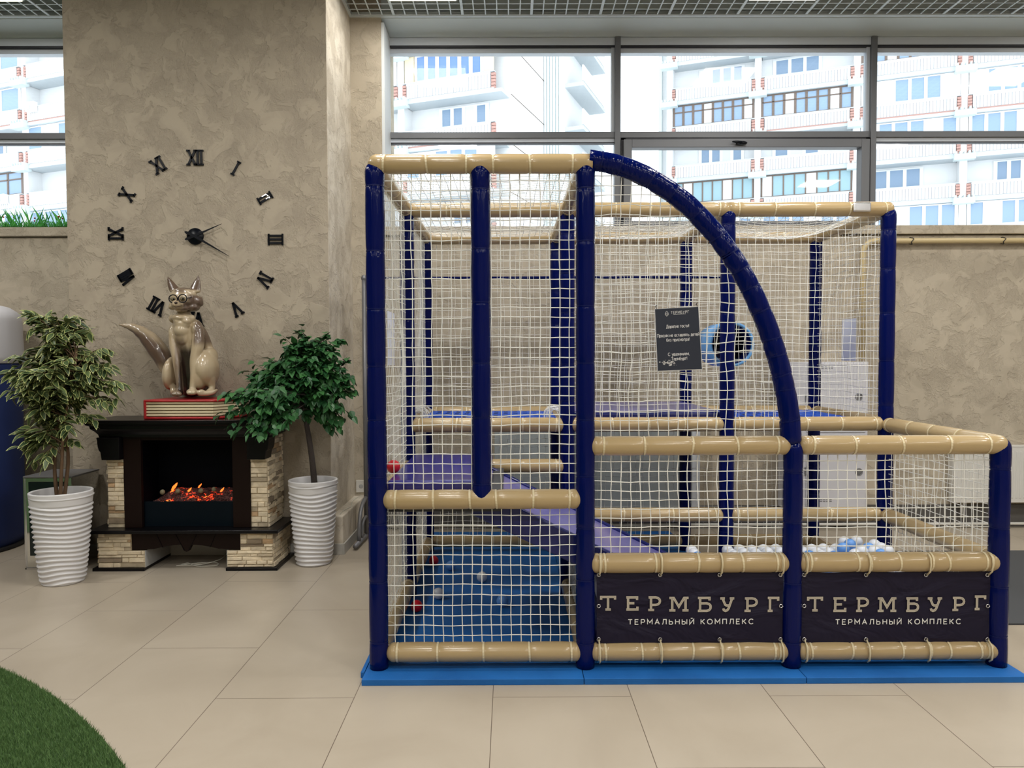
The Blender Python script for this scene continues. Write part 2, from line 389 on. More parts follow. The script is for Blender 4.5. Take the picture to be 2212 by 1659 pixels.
# ------------------------------------------------------------------ windows
def gl(px, Y=YG-.03): return U(px, 300, Y)[0]
def fr_box(name, p, x0, x1, z0, z1, y0=YG-.03, y1=YG+.05, m='frame_grey', bev=.003): return boxo(name, m, p, x0, x1, y0, y1, z0, z1, bev)
ZT = U(1100, 294, YG)[1]
def window(n, x0, x1, muls, label):
    t = D.objects.new('window_%d' % n, None); COL.objects.link(t); t.location = ((x0+x1)/2, YG, SILL); LOC[t.name] = Vector(t.location); t['kind'] = 'structure'
    e = [x0]+muls+[x1]
    fr_box('head_rail', t, x0, x1, HEAD-.07, HEAD, m='frame_light')
    boxo('gasket', 'black_gasket', t, x0, x1, YG-.028, YG+.03, HEAD-.084, HEAD-.07)
    boxo('outer_head', 'frame_light', t, x0, x1, YG+.01, YG+.09, HEAD-.125, HEAD-.084)
    fr_box('transom', t, x0, x1, ZT-.026, ZT+.03)
    boxo('transom_lip', 'frame_light', t, x0, x1, YG-.01, YG+.06, ZT-.060, ZT-.026)
    boxo('gasket', 'black_gasket', t, x0, x1, YG-.008, YG+.05, ZT-.070, ZT-.060)
    fr_box('sill_rail', t, x0, x1, SILL+.06, SILL+.11)
    for x in muls:
        fr_box('mullion', t, x-.026, x+.026, SILL+.06, HEAD, YG-.05, YG+.06)
        boxo('mullion_lip', 'frame_light', t, x-.055, x-.026, YG-.01, YG+.05, ZT+.03, HEAD-.08)
    for a, b in zip(e[:-1], e[1:]):
        boxo('pane', 'clear_glass', t, a, b, YG+.012, YG+.018, ZT, HEAD-.08)
        boxo('pane', 'clear_glass', t, a, b, YG+.012, YG+.018, SILL+.1, ZT)
    return t
mu = [gl(1334), gl(1885)]
w1 = window(1, -1.10, XR, mu + [mu[1]+(mu[1]-mu[0])], '')
w2 = window(2, XL, -3.0, [-5.4], '')
# opening casement in the lower middle bay
c = MB(); a, b = mu[0]+.03, mu[1]-.03; y0, y1 = YG-.085, YG+.02; zt = ZT-.035
fr = MB(); fr.box(a, a+.045, y0+.03, y1, SILL+.1, zt); fr.box(b-.045, b, y0+.03, y1, SILL+.1, zt); fr.box(a, b, y0+.03, y1, zt-.02, zt)
f1 = fr.build('casement_frame', 'black_gasket', w1, .002)
fr = MB(); a += .02; b -= .02; zt -= .02
fr.box(a, a+.075, y0, y1, SILL+.11, zt); fr.box(b-.075, b, y0, y1, SILL+.11, zt); fr.box(a+.075, b-.075, y0, y1, zt-.075, zt); fr.box(a+.075, b-.075, y0, y1, SILL+.11, SILL+.18)
f2 = fr.build('casement_sash', 'frame_grey', w1, .004)
hx, hz = U(1600, 310, y0)
fr = MB(); fr.ell((hx, y0-.02, hz), (.055, .02, .018)); fr.tube([(hx, y0-.03, hz), (hx-.05, y0-.04, hz+.004), (hx-.09, y0-.04, hz+.006)], [.014, .012, .006], 10)
fr.build('handle', 'black_plastic', f2)
# artificial grass on the left sill
t = thing('grass_planter', 'strip of bright green artificial grass with tiny flowers on the left window sill', 'artificial grass', (-3.9, 6.68, SILL+.085))
boxo('trough', 'turf_base', t, XL+.1, -3.42, 6.62, 6.72, SILL+.085, SILL+.10)
g_ = MB()
for i in range(2600):
    x = rnd.uniform(-5.2, -3.42); y = rnd.uniform(6.625, 6.715); h = rnd.uniform(.03, .075) if rnd.random() > .07 else rnd.uniform(.09, .19); a = rnd.uniform(0, PI)
    lx, ly_ = rnd.uniform(-.6, .6)*h, rnd.uniform(-.3, .3)*h; wd = .0022
    z = SILL+.095
    g_.add([(x-wd*math.cos(a), y-wd*math.sin(a), z), (x+wd*math.cos(a), y+wd*math.sin(a), z), (x+lx*.4, y+ly_*.4, z+h*.6), (x+lx, y+ly_, z+h)], [(0, 1, 2), (0, 2, 3)])
o = g_.build('blades', 'grass_bright', t); o['kind'] = 'stuff'
fl = MB()
for i in range(14): fl.ell((rnd.uniform(-4.5, -3.45), rnd.uniform(6.63, 6.7), SILL+.10+rnd.uniform(.05, .09)), .008, 6, 4)
o = fl.build('flowers', 'book_red', t); o['kind'] = 'stuff'

# yellow gas pipe on the back wall
xp, zp = U(1950, 520, YW-.06); zp = U(2100, 520, YW-.06)[1]; xv = U(1864, 600, YW-.06)[0]
t = thing('wall_pipe', 'cream yellow pipe running under the right window sill and down behind the net', 'pipe', (xv, YW-.06, 1.5))
p = MB(); pts = [(XR, YW-.06, zp), (xv+.1, YW-.06, zp)] + [(xv+.1-.1*math.sin(q), YW-.06, zp-.1+.1*math.cos(q)) for q in (.4, .8, 1.2)] + [(xv, YW-.06, zp-.1), (xv, YW-.06, 1.5)]
p.tube(pts, .024, 14); p.build('pipe', 'yellow_pipe', t)
for px in (1968, 2166):
    c = MB(); x = U(px, 520, YW-.06)[0]
    c.tube([(x+.012*math.sin(3*q), YW-.06+.03*math.cos(q), zp+.03*math.sin(q)) for q in [2*PI*i/14 for i in range(15)]], .0035, 6); c.tube([(x, YW-.03, zp), (x, YW, zp)], .004, 6)
    c.build('clamp', 'cable_black', t)
# radiators and low pipe along the floor
def radiator(x0, x1, z0, z1, label):
    t = thing('radiator', label, 'radiator', ((x0+x1)/2, YW-.06, z0), 'white ribbed radiators on the back wall')
    b = MB(); b.box(x0, x1, YW-.10, YW-.02, z0, z1); 
    n = int((x1-x0)/.034)
    for i in range(1, n):
        x = x0+(x1-x0)*i/n; b.prism([(x-.008, YW-.10), (x-.004, YW-.106), (x+.004, YW-.106), (x+.008, YW-.10)], z0+.04, z1-.04, 'Z')
    b.build('panel', 'white_paint', t, .003)
    b = MB(); b.box(x0, x1, YW-.102, YW-.015, z1, z1+.012); b.build('grille', 'white_paint', t)
    b = MB(); b.tube([(x0+.1, YW-.05, z0), (x0+.1, YW-.05, .09)], .011, 8); b.build('feed_pipe', 'white_paint', t)
ra, rb = U(2062, 970, YW-.1)[0], U(2136, 1086, YW-.1)
radiator(ra, ra+.9, rb[1], U(2190, 966, YW-.1)[1], 'long white ribbed radiator on the back wall at the right edge')
p = MB(); zz = U(2190, 1132, YW-.08)[1]; p.tube([(-1.1, YW-.06, zz), (XR-.1, YW-.06, zz)], .013, 8)
for x in (-1, 0, 1, 2, 3, 4, 5): p.tube([(x, YW-.06, zz), (x, YW, zz)], .006, 6)
tag(p.build('heating_pipe', 'white_paint'), 'thin white heating pipe running along the back wall just above the floor', 'pipe')

# ================================================================== OUTSIDE: panel apartment houses
ANG = math.radians(21.0); TV = Vector((math.cos(ANG), -math.sin(ANG), 0)); NV = Vector((-math.sin(ANG), -math.cos(ANG), 0))
class Facade:
    """local frame: s along the facade, d out of it, z up"""
    def __init__(s, px, Y, zpix): s.A = Vector((U(px, zpix, Y)[0], Y, 0)); s.Z0 = U(px, zpix, Y)[1]
    def s_at(s, px):
        x, y, z = _ray(px, 300); # X = x t, Y = y t ; (P-A).N=0
        t = (s.A.x*NV.x + s.A.y*NV.y)/(x*NV.x + y*NV.y); return (Vector((x*t, y*t, 0))-s.A).dot(TV)
    def P(s, a, d, z): p = s.A + TV*a + NV*d; return (p.x, p.y, z)
    def box(s, mb, a0, a1, d0, d1, z0, z1):
        v = [s.P(a, d, z) for z in (z0, z1) for d in (d1, d0) for a in (a0, a1)]
        mb.add(v, [(0, 2, 3, 1), (4, 5, 7, 6), (0, 1, 5, 4), (2, 6, 7, 3), (0, 4, 6, 2), (1, 3, 7, 5)], False)
FH = 2.8
def balcony(f, p, a0, a1, z, kind, wk):
    """slab top at z. parapet above it, glazing above the parapet"""
    b = MB(); f.box(b, a0-.25, a1+.25, -.1, 1.25, z-.24, z-.04); o = b.build('slab', 'concrete_slab', p)
    b = MB(); f.box(b, a0-.22, a0+.22, 0, 1.0, z-.04, z+FH-.24); b.build('pillar', 'facade', p)
    b = MB(); b.mi = 1; f.box(b, a0+.45, a1-.45, 1.02, 1.12, z+.06, z+.93); b.mi = 0
    f.box(b, a0+.45, a1-.45, 1.0, 1.16, z+.84, z+.95)
    n = int((a1-a0-.9)/.19)
    for i in range(n):
        a = a0+.45+(a1-a0-.9)*(i+.5)/n; f.box(b, a-.073, a+.073, 1.12, 1.15, z+.10, z+.86)
    b.build('parapet', ['facade', 'parapet_gap'], p)
    b = MB(); f.box(b, a0+.25, a1-.25, 1.0, 1.16, z-.04, z+.07); b.build('parapet_rail', 'concrete_slab' if wk % 3 else 'brick_red', p)
    b = MB(); f.box(b, a0+.2, a1-.2, .98, 1.2, z+.95, z+1.0); b.build('handrail', 'concrete_slab', p)
    for a in (a0+.30, a1-.30):
        b = MB()
        for q in range(5): f.box(b, a-.12, a+.12, .95, 1.13, z+.02+q*.185, z+.17+q*.185)
        b.build('brick_pier', 'brick_red', p)
    b = MB(); f.box(b, a0-.6, a0+.6, 1.0, 1.55, z-.40, z-.04)
    for q in range(5): f.box(b, a0-.55+q*.25, a0-.45+q*.25, 1.0, 1.6, z-.04, z+.12)
    b.build('bracket', 'rib_cyan', p)
    z0, z1 = z+1.0, z+FH-.26
    def pane_set(n, a0, a1, d, z0, z1, fm, gm, fw=.10, tr=0):
        fb = MB(); f.box(fb, a0, a1, d, d+.06, z1-.08, z1); f.box(fb, a0, a1, d, d+.06, z0, z0+.08)
        for i in range(n+1):
            a = a0+(a1-a0)*i/n; f.box(fb, a-fw/2, a+fw/2, d, d+.07, z0, z1)
        if tr: f.box(fb, a0, a1, d, d+.07, z1-.55, z1-.47)
        w = fb.build('window', fm, p)
        for i in range(n):
            q0, q1 = a0+(a1-a0)*i/n+fw/2, a0+(a1-a0)*(i+1)/n-fw/2
            g = gm if (i*7+wk) % 4 else 'curtain'
            if gm == 'outer_glass_deep': g = gm
            pb = MB(); f.box(pb, q0, q1, d+.01, d+.03, z0+.08, z1-.08); pb.build('pane', g, w)
    if kind == 'W': pane_set(6, a0+.35, a1-.35, .98, z0, z1, 'white_frame', 'outer_glass', .2)
    elif kind == 'D':
        pane_set(6, a0+1.0, a1-1.0, .98, z0, z1, 'white_frame', 'outer_glass_deep', .22)
        b = MB(); f.box(b, a0+.3, a0+1.0, .98, 1.05, z0, z1); f.box(b, a1-1.0, a1-.3, .98, 1.05, z0, z1); b.build('side_panel', 'ochre_panel', p)
    elif kind == 'B': pane_set(8, a0+.3, a1-.3, .98, z0, z1, 'brown_frame', 'outer_glass', .16, 1)
    elif kind == 'T': pane_set(8, a0+.3, a1-.3, .98, z0, z1, 'brown_frame', 'outer_glass_teal', .09)
    elif kind == 'O': m_ = a0+(a1-a0)*(.42 if wk % 2 else .6); pane_set(3 if wk % 2 else 4, m_-1.6, m_+1.4, .02, z0-.1, z1-.1, 'white_frame', 'outer_glass', .22)
def house(label, f, bays, nz, nbelow, a_min, a_max, kinds, depth=9):
    t = thing('apartment_house', label, 'building', tuple(f.P((a_min+a_max)/2, 0, 0)))
    b = MB(); f.box(b, a_min, a_max, -depth, 0, 0, f.Z0+FH*nz+1); b.build('wall', 'facade', t)
    for j in range(-nbelow, nz):
        for i in range(len(bays)-1):
            balcony(f, t, bays[i], bays[i+1], f.Z0+FH*j, kinds.get((i, j), 'W'), i*3+j*5+20)
    return t
# right house: reference bracket at px 1451, y 234 (slab of the second parapet)
f2_ = Facade(1451, 56, 233)
b2 = [f2_.s_at(p) for p in (1451, 1638, 1848, 2075, 2310)]
k2 = {(0, 2): 'O', (1, 2): 'W', (2, 2): 'B', (3, 2): 'O', (0, 1): 'O', (1, 1): 'O', (2, 1): 'W', (3, 1): 'O', (0, 0): 'B', (1, 0): 'B', (2, 0): 'B', (3, 0): 'W',
      (0, -1): 'O', (1, -1): 'O', (2, -1): 'W', (3, -1): 'W', (0, -2): 'T', (1, -2): 'T', (2, -2): 'O', (3, -2): 'O', (2, -3): 'O'}
k2 = {}
# kind of glazing above slab j (j=0 is the slab at y 233 of the left column); glazing hangs under slab j+1
for (i, j), k in {(0, 1): 'O', (1, 1): 'B', (2, 1): 'W', (3, 1): 'O', (0, 0): 'O', (1, 0): 'O', (2, 0): 'B', (3, 0): 'O',
                  (0, -1): 'B', (1, -1): 'B', (2, -1): 'W', (3, -1): 'W', (0, -2): 'O', (1, -2): 'O', (2, -2): 'W', (3, -2): 'W',
                  (0, -3): 'T', (1, -3): 'T', (2, -3): 'O', (3, -3): 'O', (0, 2): 'O', (1, 2): 'W', (2, 2): 'O', (3, 2): 'W'}.items(): k2[(i, j)] = k
h2 = house('tall white apartment house with ribbed balconies filling the right of the wide window', f2_, b2, 3, 4, b2[0]-.9, b2[-1]+.6, k2)
dp = MB(); q = f2_.s_at(1428); f2_.box(dp, q-.12, q+.12, .1, .4, 0, 32); dp.build('drain_pipe', 'rib_cyan', h2)
# left house
f1_ = Facade(884, 45.5, 233)
b1 = [f1_.s_at(p) for p in (640, 884, 1092)]
k1 = {(0, 2): 'W', (1, 2): 'W', (0, 1): 'W', (1, 1): 'D', (0, 0): 'D', (1, 0): 'D', (0, -1): 'O', (1, -1): 'O', (0, -2): 'W', (1, -2): 'W', (0, -3): 'W', (1, -3): 'O'}
k1 = {(i, j-1 if j > 0 else j-1): v for (i, j), v in k1.items()}
k1 = {(0, 2): 'W', (1, 2): 'W', (0, 1): 'O', (1, 1): 'W', (0, 0): 'W', (1, 0): 'D', (0, -1): 'O', (1, -1): 'O', (0, -2): 'W', (1, -2): 'W', (0, -3): 'O', (1, -3): 'O'}
h1 = house('white apartment house with blue glazed loggia and stepped end, left in the wide window', f1_, b1, 3, 3, b1[0]-.6, b1[-1]+.35, k1, 6.2)
sA = b1[-1]+.35; ztop = f1_.Z0+FH*3+1
b = MB()
for j in range(-3, 4): f1_.box(b, sA, sA+.02, -6.2, 0, f1_.Z0+FH*j-.04, f1_.Z0+FH*j)
b.build('end_joint', 'brown_frame', h1)
b = MB(); f1_.box(b, sA-.5, sA+1.25, -17, -6.0, 0, ztop); b.build('stair_wing', 'facade', h1)
b = MB()
for i in range(6): f1_.box(b, sA+.06+i*.2, sA+.20+i*.2, -6.0, -5.9, 0, ztop)
b.build('rib_panel', 'rib_cyan', h1)
for j in range(-3, 4):
    z = f1_.Z0+FH*j-.15; b = MB(); f1_.box(b, sA+1.25, sA+2.5, -12.5, -6.6, z-.25, z); b.build('side_slab', 'concrete_slab', h1)
    b = MB(); f1_.box(b, sA+2.38, sA+2.48, -12.4, -6.7, z+.1, z+1.1); b.build('side_parapet', 'facade', h1)
# house behind the left window
f0_ = Facade(84, 51, 187)
b0 = [f0_.s_at(p) for p in (-160, 84, 300)]
k0 = {(0, 1): 'W', (1, 1): 'O', (0, 0): 'W', (1, 0): 'O', (0, -1): 'W', (1, -1): 'O', (0, -2): 'O', (1, -2): 'W', (0, -3): 'B', (1, -3): 'O', (0, -4): 'W', (1, -4): 'W'}
h0 = house('white apartment house with glazed loggias and air conditioners behind the left window', f0_, b0, 2, 4, b0[0]-.6, b0[-1]+.6, k0)
for px, py in ((43, 427), (110, 238)):
    s_ = f0_.s_at(px); z = U(px, py, 50)[1]; b = MB(); f0_.box(b, s_-.4, s_+.4, 1.2, 1.5, z-.3, z+.3); o = b.build('air_conditioner', 'white_frame', h0)
    c = MB(); q = f0_.P(s_-.08, 1.52, z); R = Matrix.Rotation(PI/2, 3, 'X'); c.ell(q, (.22, .03, .22), 14, 6, Matrix.Rotation(-ANG, 3, 'Z')); c.build('fan', 'concrete_slab', o)
b = MB(); b.box(-90, 90, 8, 140, -.4, -.3); struct(b.build('ground_outside', 'facade'))

# ================================================================== PLAY STRUCTURE
PX = [-.635, .364, 1.364, 2.363]; PY = [3.543, 4.633, 5.723]
Z1, Z2, Z4, Z3, ZM, ZT_ = .104, .536, .848, 1.103, 1.108, 2.445
MAT_T = .030
play = thing('play_structure', 'blue and tan padded soft play frame with white nets, slide and curved front tube', 'playground', (PX[1], PY[1], MAT_T))

def foam(axis_pts, r, ties, tie_r=.0022, seg=20, end=(1, 1), crease=.004, mb=None, round_len=None, bulge=.016):
    """padded tube along a polyline: bulges between ties, pinched at each tie, rounded ends. ties = distances along it"""
    P = [Vector(p) for p in axis_pts]; segl = [(P[i+1]-P[i]).length for i in range(len(P)-1)]; Ltot = sum(segl)
    def at(d):
        d = max(0, min(Ltot, d)); i = 0
        while i < len(segl)-1 and d > segl[i]: d -= segl[i]; i += 1
        return P[i].lerp(P[i+1], d/segl[i])
    ds = set(np.linspace(0, Ltot, max(12, int(Ltot/.03))).round(4)) | {round(t, 4) for t in ties}
    for t in ties: ds |= {round(t-.012, 4), round(t+.012, 4)}
    re = round_len or r*.9
    if end[0]: ds |= {round(re*q, 4) for q in (.02, .08, .2, .4, .65, 1)}
    if end[1]: ds |= {round(Ltot-re*q, 4) for q in (.02, .08, .2, .4, .65, 1)}
    ds = sorted(d for d in ds if 0 <= d <= Ltot)
    tt = sorted([0]+list(ties)+[Ltot]); pts = []; rs = []
    for d in ds:
        dn = min([abs(d-t) for t in ties] or [1]); rr = r
        k = 0
        while k < len(tt)-2 and d > tt[k+1]: k += 1
        span = max(tt[k+1]-tt[k], .01); ph = (d-tt[k])/span
        rr = r*(1+bulge*math.sin(PI*max(0, min(1, ph)))-bulge*.4) - crease*math.exp(-(dn/.009)**2)
        if end[0] and d < re: q = 1-d/re; rr *= math.sqrt(max(.0, 1-q*q*.97))
        if end[1] and d > Ltot-re: q = 1-(Ltot-d)/re; rr *= math.sqrt(max(.0, 1-q*q*.97))
        pts.append(at(d)); rs.append(max(rr, .004))
    mb = mb or MB(); mb.tube(pts, rs, seg); return mb, at
def tie(p, d, r, w=.009, h=.0025, m='tie_cream', parent=None, name='tie', tilt=0, mb=None):
    d = Vector(d).normalized(); a = d.cross(Vector((0, 0, 1)))
    if a.length < .1: a = Vector((1, 0, 0))
    a.normalize(); b = d.cross(a); mb2 = mb or MB(); n = 20; v = []
    for k in range(n):
        t = 2*PI*k/n; o = a*math.cos(t)+b*math.sin(t)
        sh = d*tilt*math.sin(t)
        for (q, rr) in ((-w/2, r-.004), (-w/2, r+h), (w/2, r+h), (w/2, r-.004)): v.append(Vector(p)+o*rr+d*q+sh)
    fs = []
    for k in range(n):
        k2 = (k+1) % n
        for j in range(4): fs.append((k*4+j, k*4+(j+1) % 4, k2*4+(j+1) % 4, k2*4+j))
    mb2.add(v, fs, False)
    if mb is None: return mb2.build(name, m, parent)
RB, RP = .0455, .0455
rest_ties = MB()
def beam(p, q, ties=None, r=RB, own=True, end=(1, 1), n=None, name='beam'):
    p, q = Vector(p), Vector(q); Ln = (q-p).length; dr = (q-p).normalized()
    if ties is None:
        n = n or max(3, round(Ln/.2)); ties = [.06+(Ln-.12)*i/(n-1)+rnd.uniform(-.02, .02)*(0 < i < n-1) for i in range(n)]
    mb, at = foam([p, q], r, ties, end=end); o = mb.build(name, 'tan_vinyl', play)
    for t in ties:
        if own: tie(at(t), dr, r-.003, parent=o, tilt=rnd.uniform(-.004, .004))
        else: tie(at(t), dr, r-.003, mb=rest_ties)
    return o
def tpx(pxs, x0, Y, z=1.0):   # tie distances from photo columns
    return [U(a, 775, Y)[0]-x0 for a in pxs]
def post(x, y, z0, z1, ties=None, r=RP, top=1, bottom=0):
    Ln = z1-z0
    if ties is None:
        n = max(3, round(Ln/.26)); ties = [Ln*(i+.5)/n+rnd.uniform(-.03, .03) for i in range(n)]
    mb, at = foam([(x, y, z0), (x, y, z1)], r, ties, end=(bottom, top), crease=.003, round_len=.05, bulge=.03)
    mb.mi = 1
    for t in ties: tie(at(t), (0, 0, 1), r-.0025, w=.005, h=.0015, mb=mb)
    return mb.build('post', ['navy_vinyl', 'tie_navy'], play)
# posts
for i in range(4):
    for j in range(3):
        if j == 0 and i > 1: continue
        post(PX[i], PY[j], MAT_T, ZT_+.012)
post(PX[2], PY[0], MAT_T, 1.13); post(PX[3], PY[0], MAT_T, Z3+.035)
hx_ = U(1039, 700, PY[0])[0]
post(hx_, PY[0], Z4-.035, ZT_+.012, bottom=1)
# front beams, tie columns read from the photo
X0, X1, X2, X3 = PX; Y0, Y1, Y2 = PY
e = .012
beam((X0-.03, Y0, ZT_), (X1+.03, Y0, ZT_), tpx([834, 925, 1010, 1067, 1145, 1236], X0-.03, Y0), end=(1, 0))
beam((X0+.02, Y0, Z4), (X1-e, Y0, Z4), tpx([853, 935, 1014, 1071, 1151, 1229], X0+.02, Y0), r=.0475)
beam((X0+.035, Y0, Z1), (X1-e, Y0, Z1), tpx([854, 942, 1042, 1142, 1233], X0+.035, Y0), r=.047)
beam((X1+.018, Y0, Z1), (X2-e, Y0, Z1), tpx([1293, 1308, 1387, 1427, 1497, 1561, 1598, 1675, 1686], X1+.018, Y0), r=.0455)
beam((X2+.02, Y0, Z1), (X3+.005, Y0, Z1), tpx([1743, 1755, 1843, 1879, 1952, 2013, 2055, 2122, 2138], X2+.02, Y0), r=.0455)
beam((X1+.014, Y0, Z2), (X2-e, Y0, Z2), tpx([1297, 1306, 1416, 1428, 1508, 1558, 1604, 1678, 1688], X1+.014, Y0), r=.0475)
beam((X2+.02, Y0, Z2), (X3+.005, Y0, Z2), tpx([1741, 1751, 1854, 1880, 1944, 2013, 2049, 2130, 2142], X2+.02, Y0), r=.0475)
beam((X1+.014, Y0, Z3), (X2-e, Y0, Z3), tpx([1303, 1391, 1494, 1591, 1678], X1+.014, Y0), r=.0465)
beam((X2+.02, Y0, Z3), (X3+.03, Y0, Z3), tpx([1755, 1844, 1946, 2048, 2133], X2+.02, Y0), r=.0465)
# middle and back rows
for i in range(3):
    a, b = PX[i]+.012, PX[i+1]-.012
    beam((PX[i]-(.03 if i == 0 else 0), Y1, ZT_), (PX[i+1]+(.03 if i == 2 else 0), Y1, ZT_), end=(i == 0, i == 2), n=5)
    beam((a, Y1, ZM), (b, Y1, ZM), n=5)
    if i: beam((a, Y1, Z2), (b, Y1, Z2), n=4)
    else: beam((a, Y1, Z4), (b, Y1, Z4), n=5)
    beam((PX[i]-(.03 if i == 0 else 0), Y2, ZT_), (PX[i+1]+(.03 if i == 2 else 0), Y2, ZT_), end=(i == 0, i == 2), own=False)
    beam((a, Y2, ZM), (b, Y2, ZM), own=False); beam((a, Y2, Z1), (b, Y2, Z1), own=False)
    if i: beam((a, Y1, Z1), (b, Y1, Z1), own=False)
# depth beams
def dbeam(x, j, z, own=False, n=5): return beam((x, PY[j]+.015, z), (x, PY[j+1]-.015, z), own=own, n=n)
for j in (0, 1):
    dbeam(X0, j, ZT_); dbeam(X0, j, Z1); dbeam(X1, j, ZT_)
dbeam(X0, 0, Z4); dbeam(X0, 1, ZM); dbeam(X1, 1, ZM); dbeam(X2, 1, ZT_); dbeam(X3, 1, ZT_)
dbeam(X3, 1, ZM); dbeam(X2, 1, ZM); dbeam(X3, 1, Z1); dbeam(X3, 0, Z1); dbeam(X1, 0, Z1)
dbeam(X3, 0, Z3, True, 5); dbeam(X3, 0, Z2, True, 5)
o = rest_ties.build('tie', 'tie_cream', play); o['kind'] = 'stuff'
# the arch: navy tube from the top of the second post down to the third
apx = [(1272, 345), (1310, 351), (1350, 362), (1395, 381), (1440, 408), (1490, 447), (1540, 500), (1585, 560), (1622, 625), (1655, 700), (1680, 775), (1697, 850), (1706, 905), (1710, 965)]
AP = [U(a, b, Y0) for a, b in apx]; AP = [Vector((x, Y0, z)) for x, z in AP]
AS = spline(AP, 5); AL = sum((AS[i+1]-AS[i]).length for i in range(len(AS)-1))
tl = []; d_ = .06
while d_ < AL-.05: tl.append(d_); d_ += rnd.uniform(.07, .17)
ab, at_ = foam(AS, .0475, tl, crease=.002, end=(0, 1), seg=28)
rr = random.Random(3)   # wrinkles gathered on the inner side of the bend
cen = Vector((X1, Y0, Z3))
for i, p in enumerate(ab.v):
    q = Vector(p); inner = max(0, .0475-((q-cen).length-min((c_-cen).length for c_ in AS if (c_-q).length < .075)))/.09
    k = (noise.noise(q*45)*.006 + noise.noise(q*19)*.004)*min(1, .25+inner)
    n_ = (q-cen).normalized(); p2 = q + n_*k; ab.v[i] = tuple(p2)
ab.mi = 1
for t in tl:
    dv = at_(t+.01)-at_(t-.01); tie(at_(t), dv, .0455, w=.006, h=.0025, mb=ab, tilt=rnd.uniform(-.006, .006))
arch = ab.build('arch', ['navy_vinyl', 'tie_navy'], play)
for k in (0,): pass

# ------------------------------------------------------------------ nets
def net(O, Uv, Vv, w, h, sp=.0472, mask=None, belly=.012, jit=.0032, seed=1, cord=.0020, gather=None, sag=None, name='net'):
    R = random.Random(seed); O, Uv, Vv = Vector(O), Vector(Uv).normalized(), Vector(Vv).normalized(); Nn = Uv.cross(Vv)
    nu, nv = max(2, round(w/sp)), max(2, round(h/sp)); G = {}
    o1, o2, o3 = R.uniform(0, 50), R.uniform(0, 50), R.uniform(0, 50)
    for i in range(nu+1):
        for j in range(nv+1):
            a, b = i/nu, j/nv; ed = min(1, 4*min(a, 1-a)+.25)*min(1, 4*min(b, 1-b)+.25)
            s = Vector((i*.17+o1, j*.17, 0)); ju = noise.noise(s)*jit*3.0*ed+R.uniform(-1, 1)*jit*.45
            jv = noise.noise(s+Vector((9, o2, 0)))*jit*3.0*ed+R.uniform(-1, 1)*jit*.45
            jn = (noise.noise(s*.6+Vector((0, 0, o3)))*1.5+.6)*belly*math.sin(PI*a)*math.sin(PI*b)
            p = O+Uv*(a*w+ju)+Vv*(b*h+jv)+Nn*jn
            if sag: p.z -= sag*math.sin(PI*a)**.7*math.sin(PI*b)**.7*(1+.3*noise.noise(s))
            G[i, j] = p
    mb = MB()
    def line(keys, side):
        run = []
        def flush():
            if len(run) > 1:
                n = len(run); v = []
                for k, p in enumerate(run):
                    d = (run[min(k+1, n-1)]-run[max(k-1, 0)]).normalized(); a = Nn; b = d.cross(a).normalized()
                    for (x, y) in ((1, 0), (0, 1), (-1, 0), (0, -1)): v.append(p+(a*x+b*y)*cord)
                mb.add(v, [(k*4+q, k*4+(q+1) % 4, k*4+4+(q+1) % 4, k*4+4+q) for k in range(n-1) for q in range(4)], True)
            run.clear()
        prev = None
        for k in keys:
            p = G[k]
            if mask is None or mask(p): run.append(p)
            else:
                if run:  # reach out to the border
                    run.append(run[-1].lerp(p, .6)); flush()
                prev = p
        flush()
    for i in range(nu+1): line([(i, j) for j in range(nv+1)], 0)
    for j in range(nv+1): line([(i, j) for i in range(nu+1)], 1)
    return mb.build(name, 'net_cord', play)
XA, ZA = (1, 0, 0), (0, 0, 1); YA = (0, 1, 0)
g = .03
# front row
net((X0+g, Y0+.01, Z4+.03), XA, ZA, 1-2*g, ZT_-Z4-.06, seed=1, cord=.0025)
net((X0+g, Y0+.01, Z1+.03), XA, ZA, 1-2*g, Z4-Z1-.06, seed=2, cord=.0025, jit=.003)
net((X1+g, Y0+.01, Z2+.03), XA, ZA, 1-2*g, Z3-Z2-.06, seed=3, cord=.0025, jit=.004)
net((X2+g, Y0+.01, Z2+.03), XA, ZA, 1-2*g, Z3-Z2-.06, seed=4, cord=.0025, jit=.003)
def inarch(p):
    best = None
    for q in AS:
        if abs(q.x-p.x) < .03 and (best is None or q.z > best): best = q.z
    return p.z < (best-.01 if best is not None else ZT_) and p.x < X2-.01
net((X1+g, Y0+.01, Z3+.03), XA, ZA, 1-g, ZT_-Z3-.04, seed=5, cord=.0023, mask=inarch, jit=.006)
# middle row, upper
for i in (1, 2): net((PX[i]+g, Y1+.01, ZM+.03), XA, ZA, 1-2*g, ZT_-ZM-.06, seed=6+i, jit=.005, belly=.03, sp=.047, cord=.0015)
# back row
for i in range(3):
    net((PX[i]+g, Y2+.01, ZM+.03), XA, ZA, 1-2*g, ZT_-ZM-.06, seed=10+i, jit=.004, cord=.0013)
    net((PX[i]+g, Y2+.01, Z1+.03), XA, ZA, 1-2*g, ZM-Z1-.06, seed=14+i, jit=.006, cord=.0012, sp=.06)
